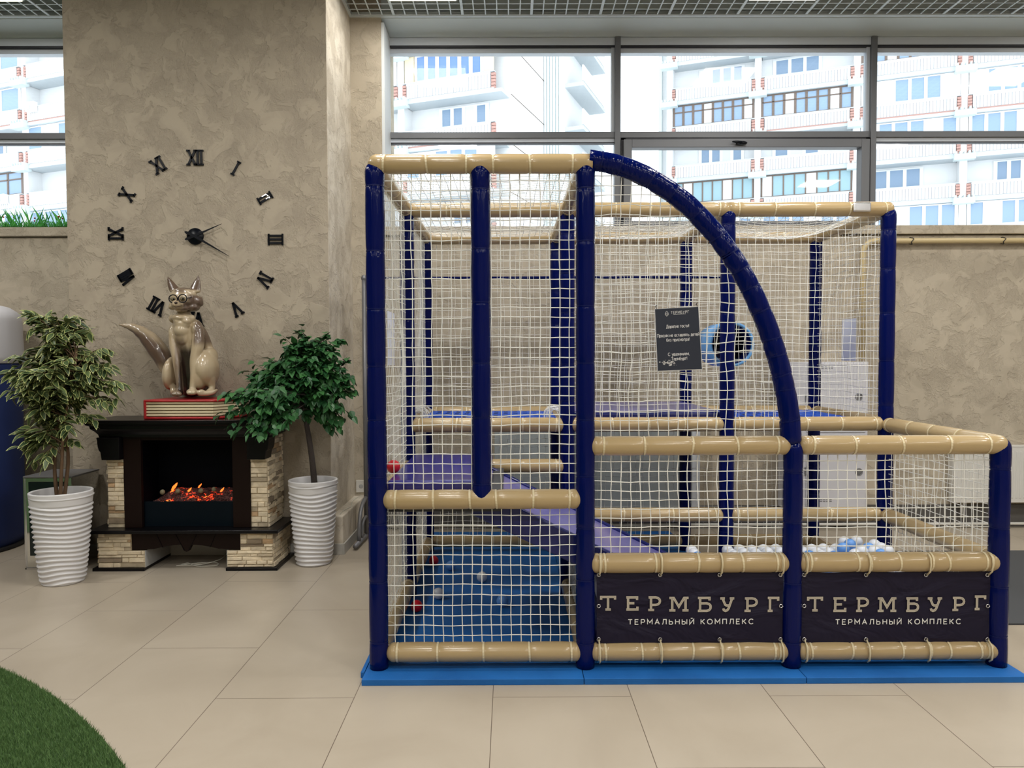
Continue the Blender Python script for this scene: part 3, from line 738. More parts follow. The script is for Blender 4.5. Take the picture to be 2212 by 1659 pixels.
# sides
DY = 1.09
for j in (0, 1):
    net((X0-.005, PY[j]+g, Z1+.03), YA, ZA, DY-2*g, (Z4 if j == 0 else ZM)-Z1-.06, seed=20+j, sp=.047, cord=.0014)
    net((X0-.005, PY[j]+g, (Z4 if j == 0 else ZM)+.03), YA, ZA, DY-2*g, ZT_-(Z4 if j == 0 else ZM)-.06, seed=22+j, belly=.03, cord=.0016)
net((X3, Y1+g, ZM+.03), YA, ZA, DY-2*g, ZT_-ZM-.06, seed=26, jit=.004, cord=.0016)
net((X3, Y0+g, Z2+.03), YA, ZA, DY-2*g, Z3-Z2-.06, seed=27, belly=.03)
net((X3, Y0+g, Z1+.03), YA, ZA, DY-2*g, Z2-Z1-.06, seed=28)
net((X1, Y0+g, Z1+.03), YA, ZA, DY-2*g, Z2-Z1, seed=29)
# roofs, sagging
net((X0+g, Y0+g, ZT_+.01), XA, YA, 1-2*g, DY-2*g, seed=30, cord=.0014, sag=.035, sp=.047); net((X0+g, Y1+g, ZT_+.01), XA, YA, 1-2*g, DY-2*g, seed=31, cord=.0014, sag=.04, sp=.047)
net((X1+g, Y1+g, ZT_+.01), XA, YA, 1-2*g, DY-2*g, seed=32, cord=.0014, sag=.09, sp=.045, jit=.008); net((X2+g, Y1+g, ZT_+.01), XA, YA, 1-2*g, DY-2*g, seed=33, cord=.0014, sag=.085, sp=.045, jit=.008)
# gathered net ends knotted at the corners of the middle deck
for (x, y) in ((X0+.03, Y1+.35), (X1-.06, Y1+.35)):
    b = MB()
    for k in range(26):
        a = rnd.uniform(0, 2*PI); r_ = rnd.uniform(.03, .06); c = Vector((x+rnd.uniform(-.02, .02), y+rnd.uniform(-.1, .1), ZM+.03))
        b.tube([c+Vector((r_*math.cos(q+a), rnd.uniform(-.03, .03), r_*math.sin(q+a)*1.1)) for q in np.linspace(0, 4.2, 9)], .0022, 4)
    b.build('net_bundle', 'net_cord', play)

# ------------------------------------------------------------------ decks, slide, pit
b = MB(); b.box(X0+.035, hx_+.03, Y0+.055, Y1-.04, .845, .93); b.build('platform', 'pad_vinyl', play, .018, 3)
b = MB(); b.box(X0+.04, X1-.4, Y0+.06, Y1-.03, .775, .843); b.build('platform_underside', 'dark_underside', play, .004)
b = MB(); sx0, sx1 = -.19, 1.02; zs = lambda x: .905-.495*(x+.19)
sy0, sy1 = Y0+.085, Y1-.12
b.prism([(sx0+.01, zs(sx0)-.10), (sx1, zs(sx1)-.10), (sx1, zs(sx1)-.018), (sx0+.01, zs(sx0)-.022)], sy0+.03, sy1-.03, 'Y'); sl = b.build('slide', 'lilac_vinyl', play, .004)
for (ya_, yb_) in ((sy0, sy0+.035), (sy1-.035, sy1)):
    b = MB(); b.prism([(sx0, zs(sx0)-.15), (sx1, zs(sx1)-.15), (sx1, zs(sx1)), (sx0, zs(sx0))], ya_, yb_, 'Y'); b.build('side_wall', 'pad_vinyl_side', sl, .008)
# middle row decks
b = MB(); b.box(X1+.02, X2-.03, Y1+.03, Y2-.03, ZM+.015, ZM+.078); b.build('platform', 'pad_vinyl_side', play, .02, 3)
b = MB(); b.box(X1+.03, X2-.04, Y1+.04, Y2-.04, ZM+.0785, ZM+.082); b.build('platform_top', 'lilac_vinyl', play, .001)
for (a0, a1) in ((X0, X1), (X2, X3)):
    b = MB()
    for k in range(13):
        x = a0+.07+(a1-a0-.14)*k/12; b.bar((x, Y1+.04, ZM+.0), (x, Y2-.04, ZM+.012), .042, .004)
    for k in range(13):
        y = Y1+.06+(DY-.12)*k/12; b.bar((a0+.03, y, ZM+.008+.005*(-1)**k), (a1-.03, y, ZM+.008), .042, .004, up=(0, 0, 1))
    b.build('webbing', 'blue_web', play)
# crawl drum hung behind the middle post
dcx, dcz = U(1561, 745, 4.9)
b = MB(); R0 = .142
ring = lambda r, y: [(dcx+r*math.cos(2*PI*k/36), y, dcz+r*math.sin(2*PI*k/36)) for k in range(36)]
ya, yb = Y1+.06, Y1+.40
vs = ring(R0, ya)+ring(R0, yb)+ring(R0-.016, yb)+ring(R0-.016, ya); fs = []
for q in range(4):
    for k in range(36): fs.append((q*36+k, q*36+(k+1) % 36, ((q+1) % 4)*36+(k+1) % 36, ((q+1) % 4)*36+k))
b.add(vs, fs, True); dr = b.build('crawl_drum', 'drum_light', play)
b = MB(); b.add(ring(R0-.017, ya+.012)+ring(R0-.017, yb-.002)+ring(R0-.023, yb-.002)+ring(R0-.023, ya+.012), fs, True); b.add(ring(R0-.02, yb-.02), [tuple(range(36))], False)
b.build('drum_lining', 'navy_vinyl', dr)
b = MB(); b.tube([(dcx-.02, ya+.05, dcz), (dcx-.02, yb, dcz)], .022, 14); b.build('drum_core', 'tan_vinyl', dr)

# clear label tag taped to the top middle beam
cx_, cz_ = U(1862, 447, Y1-.05)
b = MB(); b.box(cx_-.055, cx_+.055, Y1-.058, Y1-.044, cz_-.028, cz_+.028); b.build('tape_patch', 'silver', play, .008)

# ball pit base pad
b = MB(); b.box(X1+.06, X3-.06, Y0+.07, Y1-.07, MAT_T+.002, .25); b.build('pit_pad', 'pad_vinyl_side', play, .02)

# ------------------------------------------------------------------ floor mats
def mat_tile(x0, x1, y0, y1, label, grp='blue interlocking foam floor mats under the play frame'):
    b = MB(); pts = []; n = 5; th = .018
    def side(ax, ay, bx, by, on, sg):
        out = [(ax, ay)]
        if on:
            dx, dy = bx-ax, by-ay; nx, ny = (dy, -dx); l = math.hypot(nx, ny); nx, ny = nx/l*th*sg, ny/l*th*sg
            for k in range(n):
                a, c = (k+.28)/n, (k+.72)/n
                out += [(ax+dx*a, ay+dy*a), (ax+dx*a+nx, ay+dy*a+ny), (ax+dx*c+nx, ay+dy*c+ny), (ax+dx*c, ay+dy*c)]
        return out
    pts = side(x0, y0, x1, y0, 0, 0)+side(x1, y0, x1, y1, 0, 0)+side(x1, y1, x0, y1, 0, 0)+side(x0, y1, x0, y0, 0, 0)
    b.prism(pts, 0, MAT_T-.001, 'Z'); tag(b.build('floor_mat', 'blue_mat', bevel=.002), label, 'mat', grp)
xs_ = [-.695, .345, 1.385, 2.43]; yf = 3.405
names_f = ['left', 'middle', 'right']
ys_ = [yf, 4.43, 5.455, 6.35]
for j in range(3):
    for i in range(3):
        x1 = xs_[i+1]-.002; 
        if j == 2 and i == 2: continue
        if j == 2: pass
        rowt = ['front edge of the play frame', 'middle of the play frame', 'back of the frame'][j]
        mat_tile(xs_[i]+.001, x1, ys_[j]+.001, ys_[j+1]-.001, 'blue textured foam mat, %s one of three along the %s' % (names_f[i], rowt) if j < 2 else
                 'blue foam mat at the back of the play frame, the %s one of two' % names_f[i if i == 0 else 2])
mat_tile(-.715, -.697, 3.49, 4.4, 'thin blue foam edge strip left of the front left mat')

# ------------------------------------------------------------------ balls
BR = .035
ball0 = None
def ball(x, y, z, m, label, group=None):
    global ball0
    b = MB(); b.ell((x, y, z), BR, 20, 12) 
    o = b.build('play_ball', m, loc=(x, y, z)); tag(o, label, 'ball', group); return o
def fball(px, py, m, label, Z=MAT_T+BR, group=None):
    x, y = UF(px, py, Z); return ball(x, y, Z, m, label, group)
fball(937, 1211, 'ball_red', 'dark red plastic ball at the far left on the blue mat under the platform')
fball(974, 1222, 'ball_blue', 'pale blue plastic ball beside the far red ball on the blue mat')
fball(1041, 1246, 'ball_white', 'white plastic ball in the middle of the blue mat, the farther white one')
fball(947, 1282, 'ball_white', 'white plastic ball on the blue mat behind the near red ball')
fball(1085, 1298, 'ball_blue', 'light blue plastic ball on the blue mat nearest the second post')
fball(900, 1309, 'ball_red', 'red plastic ball near the left side net on the blue mat')
fball(850, 1008, 'ball_red', 'bright red plastic ball on the blue platform beside the front left post', Z=.93+BR)
# pit: packed layers
stuffb = MB(); R = random.Random(11); top = []
zb = .25+BR; lay = 0
nx_ = int((X3-X1-.16)/(.074)); 
for l in range(3):
    z = zb+l*.058
    for a in range(nx_):
        for c in range(13):
            x = X1+.12+a*.074+(.037 if l % 2 else 0); y = Y0+.11+c*.074+(.037 if l % 2 else 0)
            hgt = .355+.07*math.exp(-((x-2.02)**2)/.10)+.02*math.sin(x*9)
            if z > hgt or y > Y1-.1 or x > X3-.1: continue
            if l == 2 and R.random() < .45: continue
            if x < sx1+.05 and sy0-.04 < y < sy1+.04 and z+BR > zs(x)-.125: continue
            top.append((x+R.uniform(-.0018, .0018), y+R.uniform(-.0018, .0018), z+R.uniform(-.004, .004), l))
cells = {}
for p in top: cells[(round(p[0]/.071), round(p[1]/.071))] = max(p[2], cells.get((round(p[0]/.071), round(p[1]/.071)), 0))
base = {}
cnt = 0
mb_s = {'ball_white': MB(), 'ball_blue': MB()}
vis = sorted(top, key=lambda p: -(p[2]-(H-(H-.585)/Y0*p[1])))
visible = [p for p in vis if p[2]+BR > H-(H-.583)/Y0*p[1]+.0]
vs_ = set(visible); print('visible pit balls', len(visible), 'of', len(top))
src = {}
for p in top:
    c = R.random(); m_ = 'ball_white' if c < .68 else 'ball_blue' if c < .96 else 'ball_yellow'
    if p in vs_ and p[1] < Y1-.1:
        if m_ == 'ball_yellow': m_ = 'ball_white'
        if m_ not in src:
            o = ball(p[0], p[1], p[2], m_, '', ''); src[m_] = o
        else:
            o = src[m_].copy(); COL.objects.link(o); o.location = p[:3]
        cn = 'white' if m_ == 'ball_white' else 'light blue'
        bay = 'left' if p[0] < X2 else 'right'; hi = p[3] == 2
        tag(o, cn+' plastic ball '+('on top' if hi else 'lying')+' in the ball pit behind the '+bay+' banner', 'ball', cn+' balls '+('on the heap' if hi else 'lying low')+' behind the '+bay+' banner')
    else: mb_s['ball_blue' if m_ == 'ball_blue' else 'ball_white'].ell(p[:3], BR, 10, 6)
for k, b in mb_s.items():
    o = b.build('pit_balls', k); tag(o, ('white' if k == 'ball_white' else 'light blue')+' plastic balls filling the lower part of the ball pit', 'balls', kind='stuff')
for (px, py, Y, c) in ((1875, 1180, 4.27, 'ball_blue'), (1917, 1176, 4.27, 'ball_white'), (1853, 1186, 4.2, 'ball_white'), (1800, 1182, 4.2, 'ball_white')):
    pass

# ------------------------------------------------------------------ banners
def ribbon(mb, pts, w, y, t=.0012, close=False):
    """mitred flat stroke in the XZ plane"""
    P = [Vector((a, b)) for a, b in pts]; n = len(P); Lf, Rt = [], []
    for i in range(n):
        d0 = (P[i]-P[i-1]).normalized() if i or close else None
        d1 = (P[(i+1) % n]-P[i]).normalized() if i < n-1 or close else None
        if d0 is None: d0 = d1
        if d1 is None: d1 = d0
        n0, n1 = Vector((-d0.y, d0.x)), Vector((-d1.y, d1.x)); mm = (n0+n1)
        mm = mm.normalized() if mm.length > .01 else n0
        k = w/2/max(.35, mm.dot(n0)); Lf.append(P[i]+mm*k); Rt.append(P[i]-mm*k)
    v = [(p.x, y, p.y) for p in Lf]+[(p.x, y, p.y) for p in Rt]+[(p.x, y+t, p.y) for p in Lf]+[(p.x, y+t, p.y) for p in Rt]
    fs = []
    for i in range(n if close else n-1):
        j = (i+1) % n; fs += [(i, j, n+j, n+i), (2*n+i, 3*n+i, 3*n+j, 2*n+j), (i, 2*n+i, 2*n+j, j), (n+i, n+j, 3*n+j, 3*n+i)]
    mb.add(v, fs, False)
s_ = .1
GL = {   # slab letters in a 1x1 box
 'Т': [[(0, .78), (0, 1), (1, 1), (1, .78)], [(.5, 1), (.5, 0)], [(.3, 0), (.7, 0)]],
 'Е': [[(.95, .78), (.95, 1), (.05, 1)], [(.2, 1), (.2, 0)], [(.05, 0), (.98, 0), (.98, .24)], [(.2, .52), (.72, .52)]],
 'Р': [[(.05, 1), (.62, 1), (.82, .95), (.94, .83), (.97, .70), (.94, .57), (.82, .45), (.62, .4), (.25, .4)], [(.25, 1), (.25, 0)], [(.02, 0), (.5, 0)]],
 'М': [[(-.05, 1), (.2, 1), (.5, .3), (.8, 1), (1.05, 1)], [(.12, 1), (.12, 0)], [(.88, 1), (.88, 0)], [(-.05, 0), (.3, 0)], [(.7, 0), (1.05, 0)]],
 'Б': [[(.03, 1), (.9, 1), (.9, .8)], [(.2, 1), (.2, 0)], [(.03, 0), (.7, 0), (.87, .05), (.97, .17), (.99, .3), (.97, .42), (.87, .53), (.7, .58), (.2, .58)]],
 'У': [[(-.03, 1), (.32, 1)], [(.68, 1), (1.02, 1)], [(.14, 1), (.34, .5), (.44, .43), (.66, .43)], [(.86, 1), (.6, .2), (.5, .05), (.36, 0), (.24, .06), (.2, .2)]],
 'Г': [[(.03, 1), (.98, 1), (.98, .78)], [(.24, 1), (.24, 0)], [(.03, 0), (.48, 0)]],
}
def _o(cx, cy, rx, ry, a0=0, a1=360, n=14): return [(cx+rx*math.cos(math.radians(a0+(a1-a0)*k/n)), cy+ry*math.sin(math.radians(a0+(a1-a0)*k/n))) for k in range(n+1)]
def _bowl(x0, x1, y0, y1): m = (y0+y1)/2; r = (y1-y0)/2; return [(x0, y1), (x1-r*.8, y1)]+_o(x1-r*.8, m, r*.8, r, 90, -90, 8)[1:]+[(x0, y0)]
# stroke alphabet: (width, strokes); capitals are 1 high, small letters .70 high
SG = {
 'Т': (.74, [[(0, 1), (.74, 1)], [(.37, 1), (.37, 0)]]), 'Е': (.6, [[(.6, 1), (0, 1), (0, 0), (.6, 0)], [(0, .52), (.52, .52)]]),
 'Р': (.64, [[(0, 0), (0, 1)], _bowl(0, .64, .44, 1)]), 'М': (.86, [[(0, 0), (0, 1), (.43, .35), (.86, 1), (.86, 0)]]),
 'А': (.8, [[(0, 0), (.4, 1), (.8, 0)], [(.15, .33), (.65, .33)]]), 'Л': (.78, [[(0, 0), (.1, .04), (.18, .35), (.22, 1), (.74, 1), (.74, 0)]]),
 'Ь': (.62, [[(0, 1), (0, 0)], _bowl(0, .62, 0, .56)]), 'Н': (.7, [[(0, 1), (0, 0)], [(.7, 1), (.7, 0)], [(0, .52), (.7, .52)]]),
 'Ы': (.88, [[(0, 1), (0, 0)], _bowl(0, .58, 0, .56), [(.86, 1), (.86, 0)]]), 'Й': (.72, [[(0, 1), (0, 0), (.72, 1), (.72, 0)], [(.2, 1.28), (.28, 1.18), (.44, 1.18), (.52, 1.28)]]),
 'К': (.66, [[(0, 1), (0, 0)], [(.62, 1), (.1, .48)], [(.2, .56), (.66, 0)]]), 'О': (.9, [_o(.45, .5, .45, .5, 0, 360, 22)]),
 'П': (.7, [[(0, 0), (0, 1), (.7, 1), (.7, 0)]]), 'С': (.78, [_o(.43, .5, .43, .5, 42, 318, 18)]), 'Б': (.62, [[(.56, 1), (0, 1), (0, 0)], _bowl(0, .62, 0, .56)]),
 'У': (.7, [[(0, 1), (.37, .34)], [(.7, 1), (.3, .12), (.18, 0), (.04, .02)]]), 'Г': (.56, [[(0, 0), (0, 1), (.56, 1)]]),
 'Д': (.8, [[(.02, -.2), (.02, 0), (.82, 0), (.82, -.2)], [(.12, 0), (.22, .4), (.26, 1), (.68, 1), (.68, 0)]]),
 'о': (.52, [_o(.26, .35, .26, .35, 0, 360, 16)]), 'р': (.52, [[(0, -.25), (0, .7)], _o(.26, .35, .26, .35, 0, 360, 16)]), 'г': (.4, [[(0, 0), (0, .7), (.4, .7)]]),
 'и': (.5, [[(0, .7), (0, 0), (.5, .7), (.5, 0)]]), 'е': (.5, [[(.02, .36), (.5, .36)]+_o(.26, .35, .25, .35, 4, 318, 14)]), 'с': (.48, [_o(.26, .35, .26, .35, 45, 315, 12)]),
 'т': (.46, [[(0, .7), (.46, .7)], [(.23, .7), (.23, 0)]]), 'н': (.5, [[(0, .7), (0, 0)], [(.5, .7), (.5, 0)], [(0, .36), (.5, .36)]]),
 'м': (.62, [[(0, 0), (0, .7), (.31, .2), (.62, .7), (.62, 0)]]), 'а': (.48, [[(.04, .62), (.16, .7), (.34, .7), (.46, .56), (.46, 0)], _o(.24, .2, .23, .2, 0, 360, 12)]),
 'в': (.46, [[(0, .7), (0, 0), (.3, 0)]+_o(.3, .18, .16, .18, -90, 90, 6)+[(0, .36)], [(0, .7), (.26, .7)]+_o(.26, .53, .15, .17, 90, -90, 6)]),
 'л': (.5, [[(0, 0), (.1, .1), (.14, .7), (.5, .7), (.5, 0)]]), 'я': (.46, [[(.46, 0), (.46, .7), (.2, .7)]+_o(.2, .51, .17, .19, 90, 270, 6)+[(.46, .32)], [(.24, .32), (0, 0)]]),
 'ь': (.44, [[(0, .7), (0, 0)], _bowl(0, .44, 0, .4)]), 'д': (.56, [[(0, -.15), (0, 0), (.58, 0), (.58, -.15)], [(.08, 0), (.16, .3), (.18, .7), (.48, .7), (.48, 0)]]),
 'й': (.5, [[(0, .7), (0, 0), (.5, .7), (.5, 0)], [(.12, .96), (.2, .86), (.3, .86), (.38, .96)]]), 'б': (.52, [_o(.26, .33, .25, .33, 0, 360, 16), [(.01, .36), (.04, .72), (.2, .92), (.46, 1.0)]]),
 'з': (.42, [[(.02, .62), (.16, .7)]+_o(.22, .53, .17, .17, 80, -80, 6)+[(.16, .36)], [(.18, .36)]+_o(.22, .18, .2, .18, 80, -120, 8)+[(.0, .08)]]),
 'п': (.48, [[(0, 0), (0, .7), (.48, .7), (.48, 0)]]), 'у': (.48, [[(0, .7), (.25, .04)], [(.48, .7), (.2, -.16), (.04, -.25)]]),
 'ж': (.68, [[(.34, .7), (.34, 0)], [(.02, .7), (.30, .36), (0, 0)], [(.66, .7), (.38, .36), (.68, 0)]]), ',': (.12, [[(.08, .08), (.0, -.16)]]), '!': (.12, [[(.06, 1), (.06, .26)], [(.06, .09), (.06, 0)]]), ' ': (.30, []),
}
def text_mesh(body, size, center, y, m, parent, width, stroke, rot=0, gap=.2, name='lettering'):
    """plain stroke lettering, capital height = size, whole line = width"""
    tot = sum(SG[c][0] for c in body)+gap*(len(body)-1); k = width/(tot*size); b = MB(); u = 0; ca, sa = math.cos(rot), math.sin(rot); n_ = 0
    for c in body:
        w, sts = SG[c]
        for st in sts:
            P = []
            for p, q in st:
                a, h = ((u+p)-tot/2)*size*k, (q-.5)*size; P.append((center[0]+a*ca+h*sa, center[1]-a*sa+h*ca))
            n_ += 1; ribbon(b, P, stroke, y-.0001*(n_ % 4), .0001)
        u += w+gap
    return b.build(name, m, parent)
def banner(pl, pr, pt, pb, label, lx, letx, gx):
    Y = Y0-.012; x0, z1 = U(pl, pt, Y); x1, z0 = U(pr, pb, Y)
    t = thing('banner', label, 'banner', ((x0+x1)/2, Y, z0), 'dark banners tied between the two lower front beams')
    b = MB(); n, k_ = 28, 12; vs = []; fs = []
    for j in range(k_+1):
        for i in range(n+1):
            a, c = i/n, j/k_; yy = Y+.004*noise.noise(Vector((a*5, c*3, pl)))
            ed = .004*math.sin(a*3*PI*1.0)**2
            zz = z0+(z1-z0)*c + (ed if j == 0 else -ed if j == k_ else 0)
            vs.append((x0+(x1-x0)*a, yy, zz))
    m_ = (n+1)*(k_+1); vs += [(x, y+.0015, z) for x, y, z in vs]
    for j in range(k_):
        for i in range(n):
            q = j*(n+1)+i; fs += [(q, q+1, q+n+2, q+n+1), (m_+q, m_+q+n+1, m_+q+n+2, m_+q+1)]
    b.add(vs, fs, True); b.build('cloth', 'banner_cloth', t)
    yl = Y-.0055
    b, b2 = MB(), MB()
    for ch, (a, c), ztop, zbot in zip('ТЕРМБУРГ', letx, gx[0], gx[1]):
        xa, za = U(a, zbot, yl); xb, zb_ = U(c, ztop, yl)
        st_i = 0
        for st in GL[ch]:
            w_ = .0112
            yl2 = yl-.0002*(st_i := st_i+1)
            pts = [(xa+w_/2+(xb-xa-w_)*p, za+w_/2+(zb_-za-w_)*q) for p, q in st]
            b.mi = 0; ribbon(b, pts, w_, yl2, .0001); b.mi = 1; ribbon(b, pts, .0032, yl2-.0008, .0001)
    b.build('lettering', ['banner_beige', 'banner_inner'], t)
    xc, zc = U(lx, 1343, yl)
    text_mesh('ТЕРМАЛЬНЫЙ КОМПЛЕКС', .0235, (xc, zc), yl, 'banner_white', t, U(lx+135, 1343, yl)[0]-U(lx-135, 1343, yl)[0], .0042, gap=.52)
    for gxp in (pl+4, pl+(pr-pl)*.34, pl+(pr-pl)*.66, pr-5):
        for top_ in (0, 1):
            x, z = U(gxp, pt+6 if top_ else pb-8, Y); 
            c = MB(); c.tube([(x+.008*math.cos(q), Y-.007, z+.008*math.sin(q)) for q in np.linspace(0, 2*PI, 15)], .0028, 6); c.build('grommet', 'steel', t)
            zb2 = (Z2 if top_ else Z1); s = 1 if top_ else -1
            c = MB(); c.tube([(x, Y-.012, z), (x+.003, Y0-.05, zb2-s*.035), (x+.004, Y0-.054, zb2), (x+.004, Y0-.05, zb2+s*.03), (x+.003, Y0-.03, zb2+s*.047)], .004, 6)
            c.build('tie_strap', 'tie_cream', t)
    for gxp in (pl+4, pr-4):
        x, z = U(gxp, 1308, Y); c = MB(); c.tube([(x+.008*math.cos(q), Y-.007, z+.008*math.sin(q)) for q in np.linspace(0, 2*PI, 15)], .0028, 6); c.build('grommet', 'steel', t)
L1 = [(1296, 1331), (1349, 1380), (1397, 1429), (1445, 1488), (1504, 1538), (1554, 1588), (1605, 1638), (1655, 1684)]
L2 = [(1743, 1778), (1796, 1829), (1846, 1878), (1895, 1937), (1954, 1986), (2002, 2037), (2054, 2086), (2102, 2131)]
banner(1289, 1690, 1235, 1388, 'left dark banner with beige Cyrillic lettering, under the curved front tube', 1492, L1,
       ([1287, 1288, 1288, 1289, 1289, 1290, 1290, 1289], [1319, 1319, 1320, 1321, 1322, 1322, 1322, 1322]))
banner(1732, 2136, 1235, 1388, 'right dark banner with beige Cyrillic lettering, between the third post and the right end post', 1940, L2,
       ([1289, 1290, 1290, 1290, 1290, 1290, 1289, 1286], [1321, 1322, 1322, 1322, 1322, 1322, 1320, 1318]))

# ------------------------------------------------------------------ notice on the front net
Y = Y0-.03
def Uz(a, b): x, z = U(a, b, Y); return (x, z)
q = [Uz(1415, 668), Uz(1508, 663), Uz(1516, 797), Uz(1421, 801)]
t = thing('notice_sign', 'dark grey notice sheet with white Cyrillic text tied to the front net', 'sign', (q[3][0]+.1, Y, q[3][1]))
b = MB(); g_ = .0035
b.prism([(q[0][0]-g_, q[0][1]+g_*.3), (q[1][0]+g_, q[1][1]+g_*1.6), (q[2][0]+g_, q[2][1]-g_), (q[3][0]-g_, q[3][1]-g_)], Y, Y+.0015, 'Y'); b.build('sheet', 'sign_edge', t)
b = MB(); b.prism(q, Y-.001, Y-.0002, 'Y'); b.build('printed_panel', 'sign_dark', t)
ro = -math.radians(2.6)
def line(txt, pa, pb_, py, size=.0145, w=.0021, gap=.2): x, z = Uz((pa+pb_)/2, py); text_mesh(txt, size, (x, z), Y-.002, 'sign_text', t, Uz(pb_, py)[0]-Uz(pa, py)[0], w, ro, gap)
line('ТЕРМБУРГ', 1449, 1488, 674.5, .0115, .0017, .42)
line('Дорогие гости!', 1439, 1488, 704.5); line('Просим не оставлять детей', 1419.5, 1510, 723.5); line('без присмотра!', 1439.5, 1489, 733.5)
line('С уважением,', 1443, 1489, 764.5); line('Термбург!', 1450, 1484, 774.5)
b = MB(); x, z = Uz(1440, 678); b.tube([(x, Y-.002, z+.013), (x+.007, Y-.002, z+.004), (x+.008, Y-.002, z-.004), (x, Y-.002, z-.012), (x-.008, Y-.002, z-.004), (x-.007, Y-.002, z+.004), (x, Y-.002, z+.013)], .001, 5)
b.tube([(x+.004*math.cos(a), Y-.002, z-.001+.005*math.sin(a)) for a in np.linspace(0, 2*PI, 11)], .0012, 5); b.build('emblem', 'sign_text', t)
b = MB(); xa, za = Uz(1454.5, 679.3); xb, zb_ = Uz(1481, 678); ribbon(b, [(xa, za), (xb, zb_)], .0014, Y-.002, .0004); b.build('underline', 'sign_text', t)
b = MB(); R = random.Random(4)
for k in range(46):
    x, z = Uz(1442+R.gauss(0, 7), 784+R.gauss(0, 2.6)); r = R.uniform(.001, .005)
    b.prism([(x+r*R.uniform(.5, 1.8)*math.cos(a), z+r*.55*R.uniform(.5, 1.3)*math.sin(a)) for a in np.linspace(0, 2*PI, 8)[:-1]], Y-.0016-k*.00003, Y-.0011, 'Y')
b.build('scraped_patch', 'sign_edge', t)
for a_, b__ in ((1418, 667), (1506, 662)):
    x, z = Uz(a_, b__); c = MB(); c.tube([(x, Y-.002, z), (x-.004, Y, z+.012), (x+.006, Y+.02, z+.018), (x+.002, Y+.035, z+.01)], .0015, 5); c.build('cable_tie', 'cable_black', t)
# paper sheets on the side nets
for (x, ya, yb, za, zb_, lab) in ((X3-.012, 5.02, 5.23, 1.50, 1.79, 'white paper sheet hanging on the right side net beside the back post'),
                             (X0+.012, 3.80, 4.03, 1.49, 1.77, 'white paper sheet seen edge on, hanging on the left side net')):
    b = MB(); b.box(x-.0008, x+.0008, ya, yb, za, zb_); tag(b.build('paper_sheet', 'paper'), lab, 'paper')

# ================================================================== LEFT SIDE
# ------------------------------------------------------------------ fireplace
FY = 5.30
def f_(px, py, Y=FY): return U(px, py, Y)
fxl, _ = f_(198, 1200); fxr, _ = f_(582, 1200); fc = (f_(229, 1000)[0]+f_(562, 1000)[0])/2
fire = thing('fireplace', 'dark wood electric fireplace with pale ledge stone columns standing against the clock wall', 'fireplace', (fc, FY+.2, 0))
YBK = YP-.022
def fbox(name, m, pl, pr, pt, pb, y0, y1, bev=0, par=None, Yp=None):
    x0, z1 = f_(pl, pt, Yp or y0); x1, z0 = f_(pr, pb, Yp or y0); return boxo(name, m, par or fire, x0, x1, y0, y1, z0, z1, bev)
XM = lambda d: (fc-d, fc+d)
zt_ = f_(400, 907)[1]; 
x0, x1 = f_(185, 907)[0], 2*fc-f_(185, 907)[0]; hw = (x1-x0)/2
b = MB(); b.box(fc-hw, fc+hw, FY-.04, YBK, zt_-.022, zt_); b.build('mantel_shelf', 'mantel_wood', fire, .004)
# stepped crown moulding
zc0 = zt_-.022; prof = [(hw-.006, zc0), (hw-.008, zc0-.012), (hw-.03, zc0-.022), (hw-.034, zc0-.042), (hw-.058, zc0-.062), (hw-.075, zc0-.085), (hw-.08, zc0-.104)]
b = MB()
for k in range(len(prof)-1):
    (a, z1), (c, z0) = prof[k], prof[k+1]; ya = FY-.02+(hw-.02-a)*.7; yc = FY-.02+(hw-.02-c)*.7
    b.add([(fc-a, ya, z1), (fc+a, ya, z1), (fc+a, YBK, z1), (fc-a, YBK, z1), (fc-c, yc, z0), (fc+c, yc, z0), (fc+c, YBK, z0), (fc-c, YBK, z0)],
          [(0, 1, 5, 4), (1, 2, 6, 5), (3, 0, 4, 7), (2, 3, 7, 6)]+([(3, 2, 1, 0)] if k == 0 else [])+([(4, 5, 6, 7)] if k == len(prof)-2 else []), False)
b.build('crown_moulding', 'mantel_wood', fire, .002)
zk0 = zc0-.104; zk1 = f_(229, 994)[1]; YC = FY+.06
cl0, cl1 = f_(229, 994, YC)[0], f_(267, 994, YC)[0]; w_c = cl1-cl0
for s in (-1, 1):   # curved corbels
    xin = fc-(fc-cl1) if s < 0 else fc+(fc-cl1); xin = fc+s*(fc-cl1)
    pts = [(xin, zk0), (xin+s*(w_c+.034), zk0), (xin+s*(w_c+.034), zk0-.012)]+[(xin+s*(w_c+.008+.022*math.cos(a)), zk0-.014-(zk0-zk1)*(.55*math.sin(a))) for a in np.linspace(0, PI/2, 6)]+[(xin+s*w_c, zk1), (xin, zk1)]
    b = MB(); b.prism(pts if s > 0 else pts[::-1], FY+.0, YC+.085, 'Y'); b.build('corbel', 'mantel_wood', fire, .003)
fo = f_(304, 960, YC)[0]; fow = fc-fo     # opening half width
for s in (-1, 1):
    a, c = sorted((fc+s*fow, fc+s*(fc-cl1))); zb0 = f_(300, 1140, YC)[1]
    boxo('side_board', 'frame_wood', fire, a, c, YC-.005, YC+.03, zb0, zk0, .003)
zo = f_(400, 951, YC)[1]
boxo('header_board', 'frame_wood', fire, fc-fow, fc+fow, YC+.002, YC+.03, zo, zk0, .002)
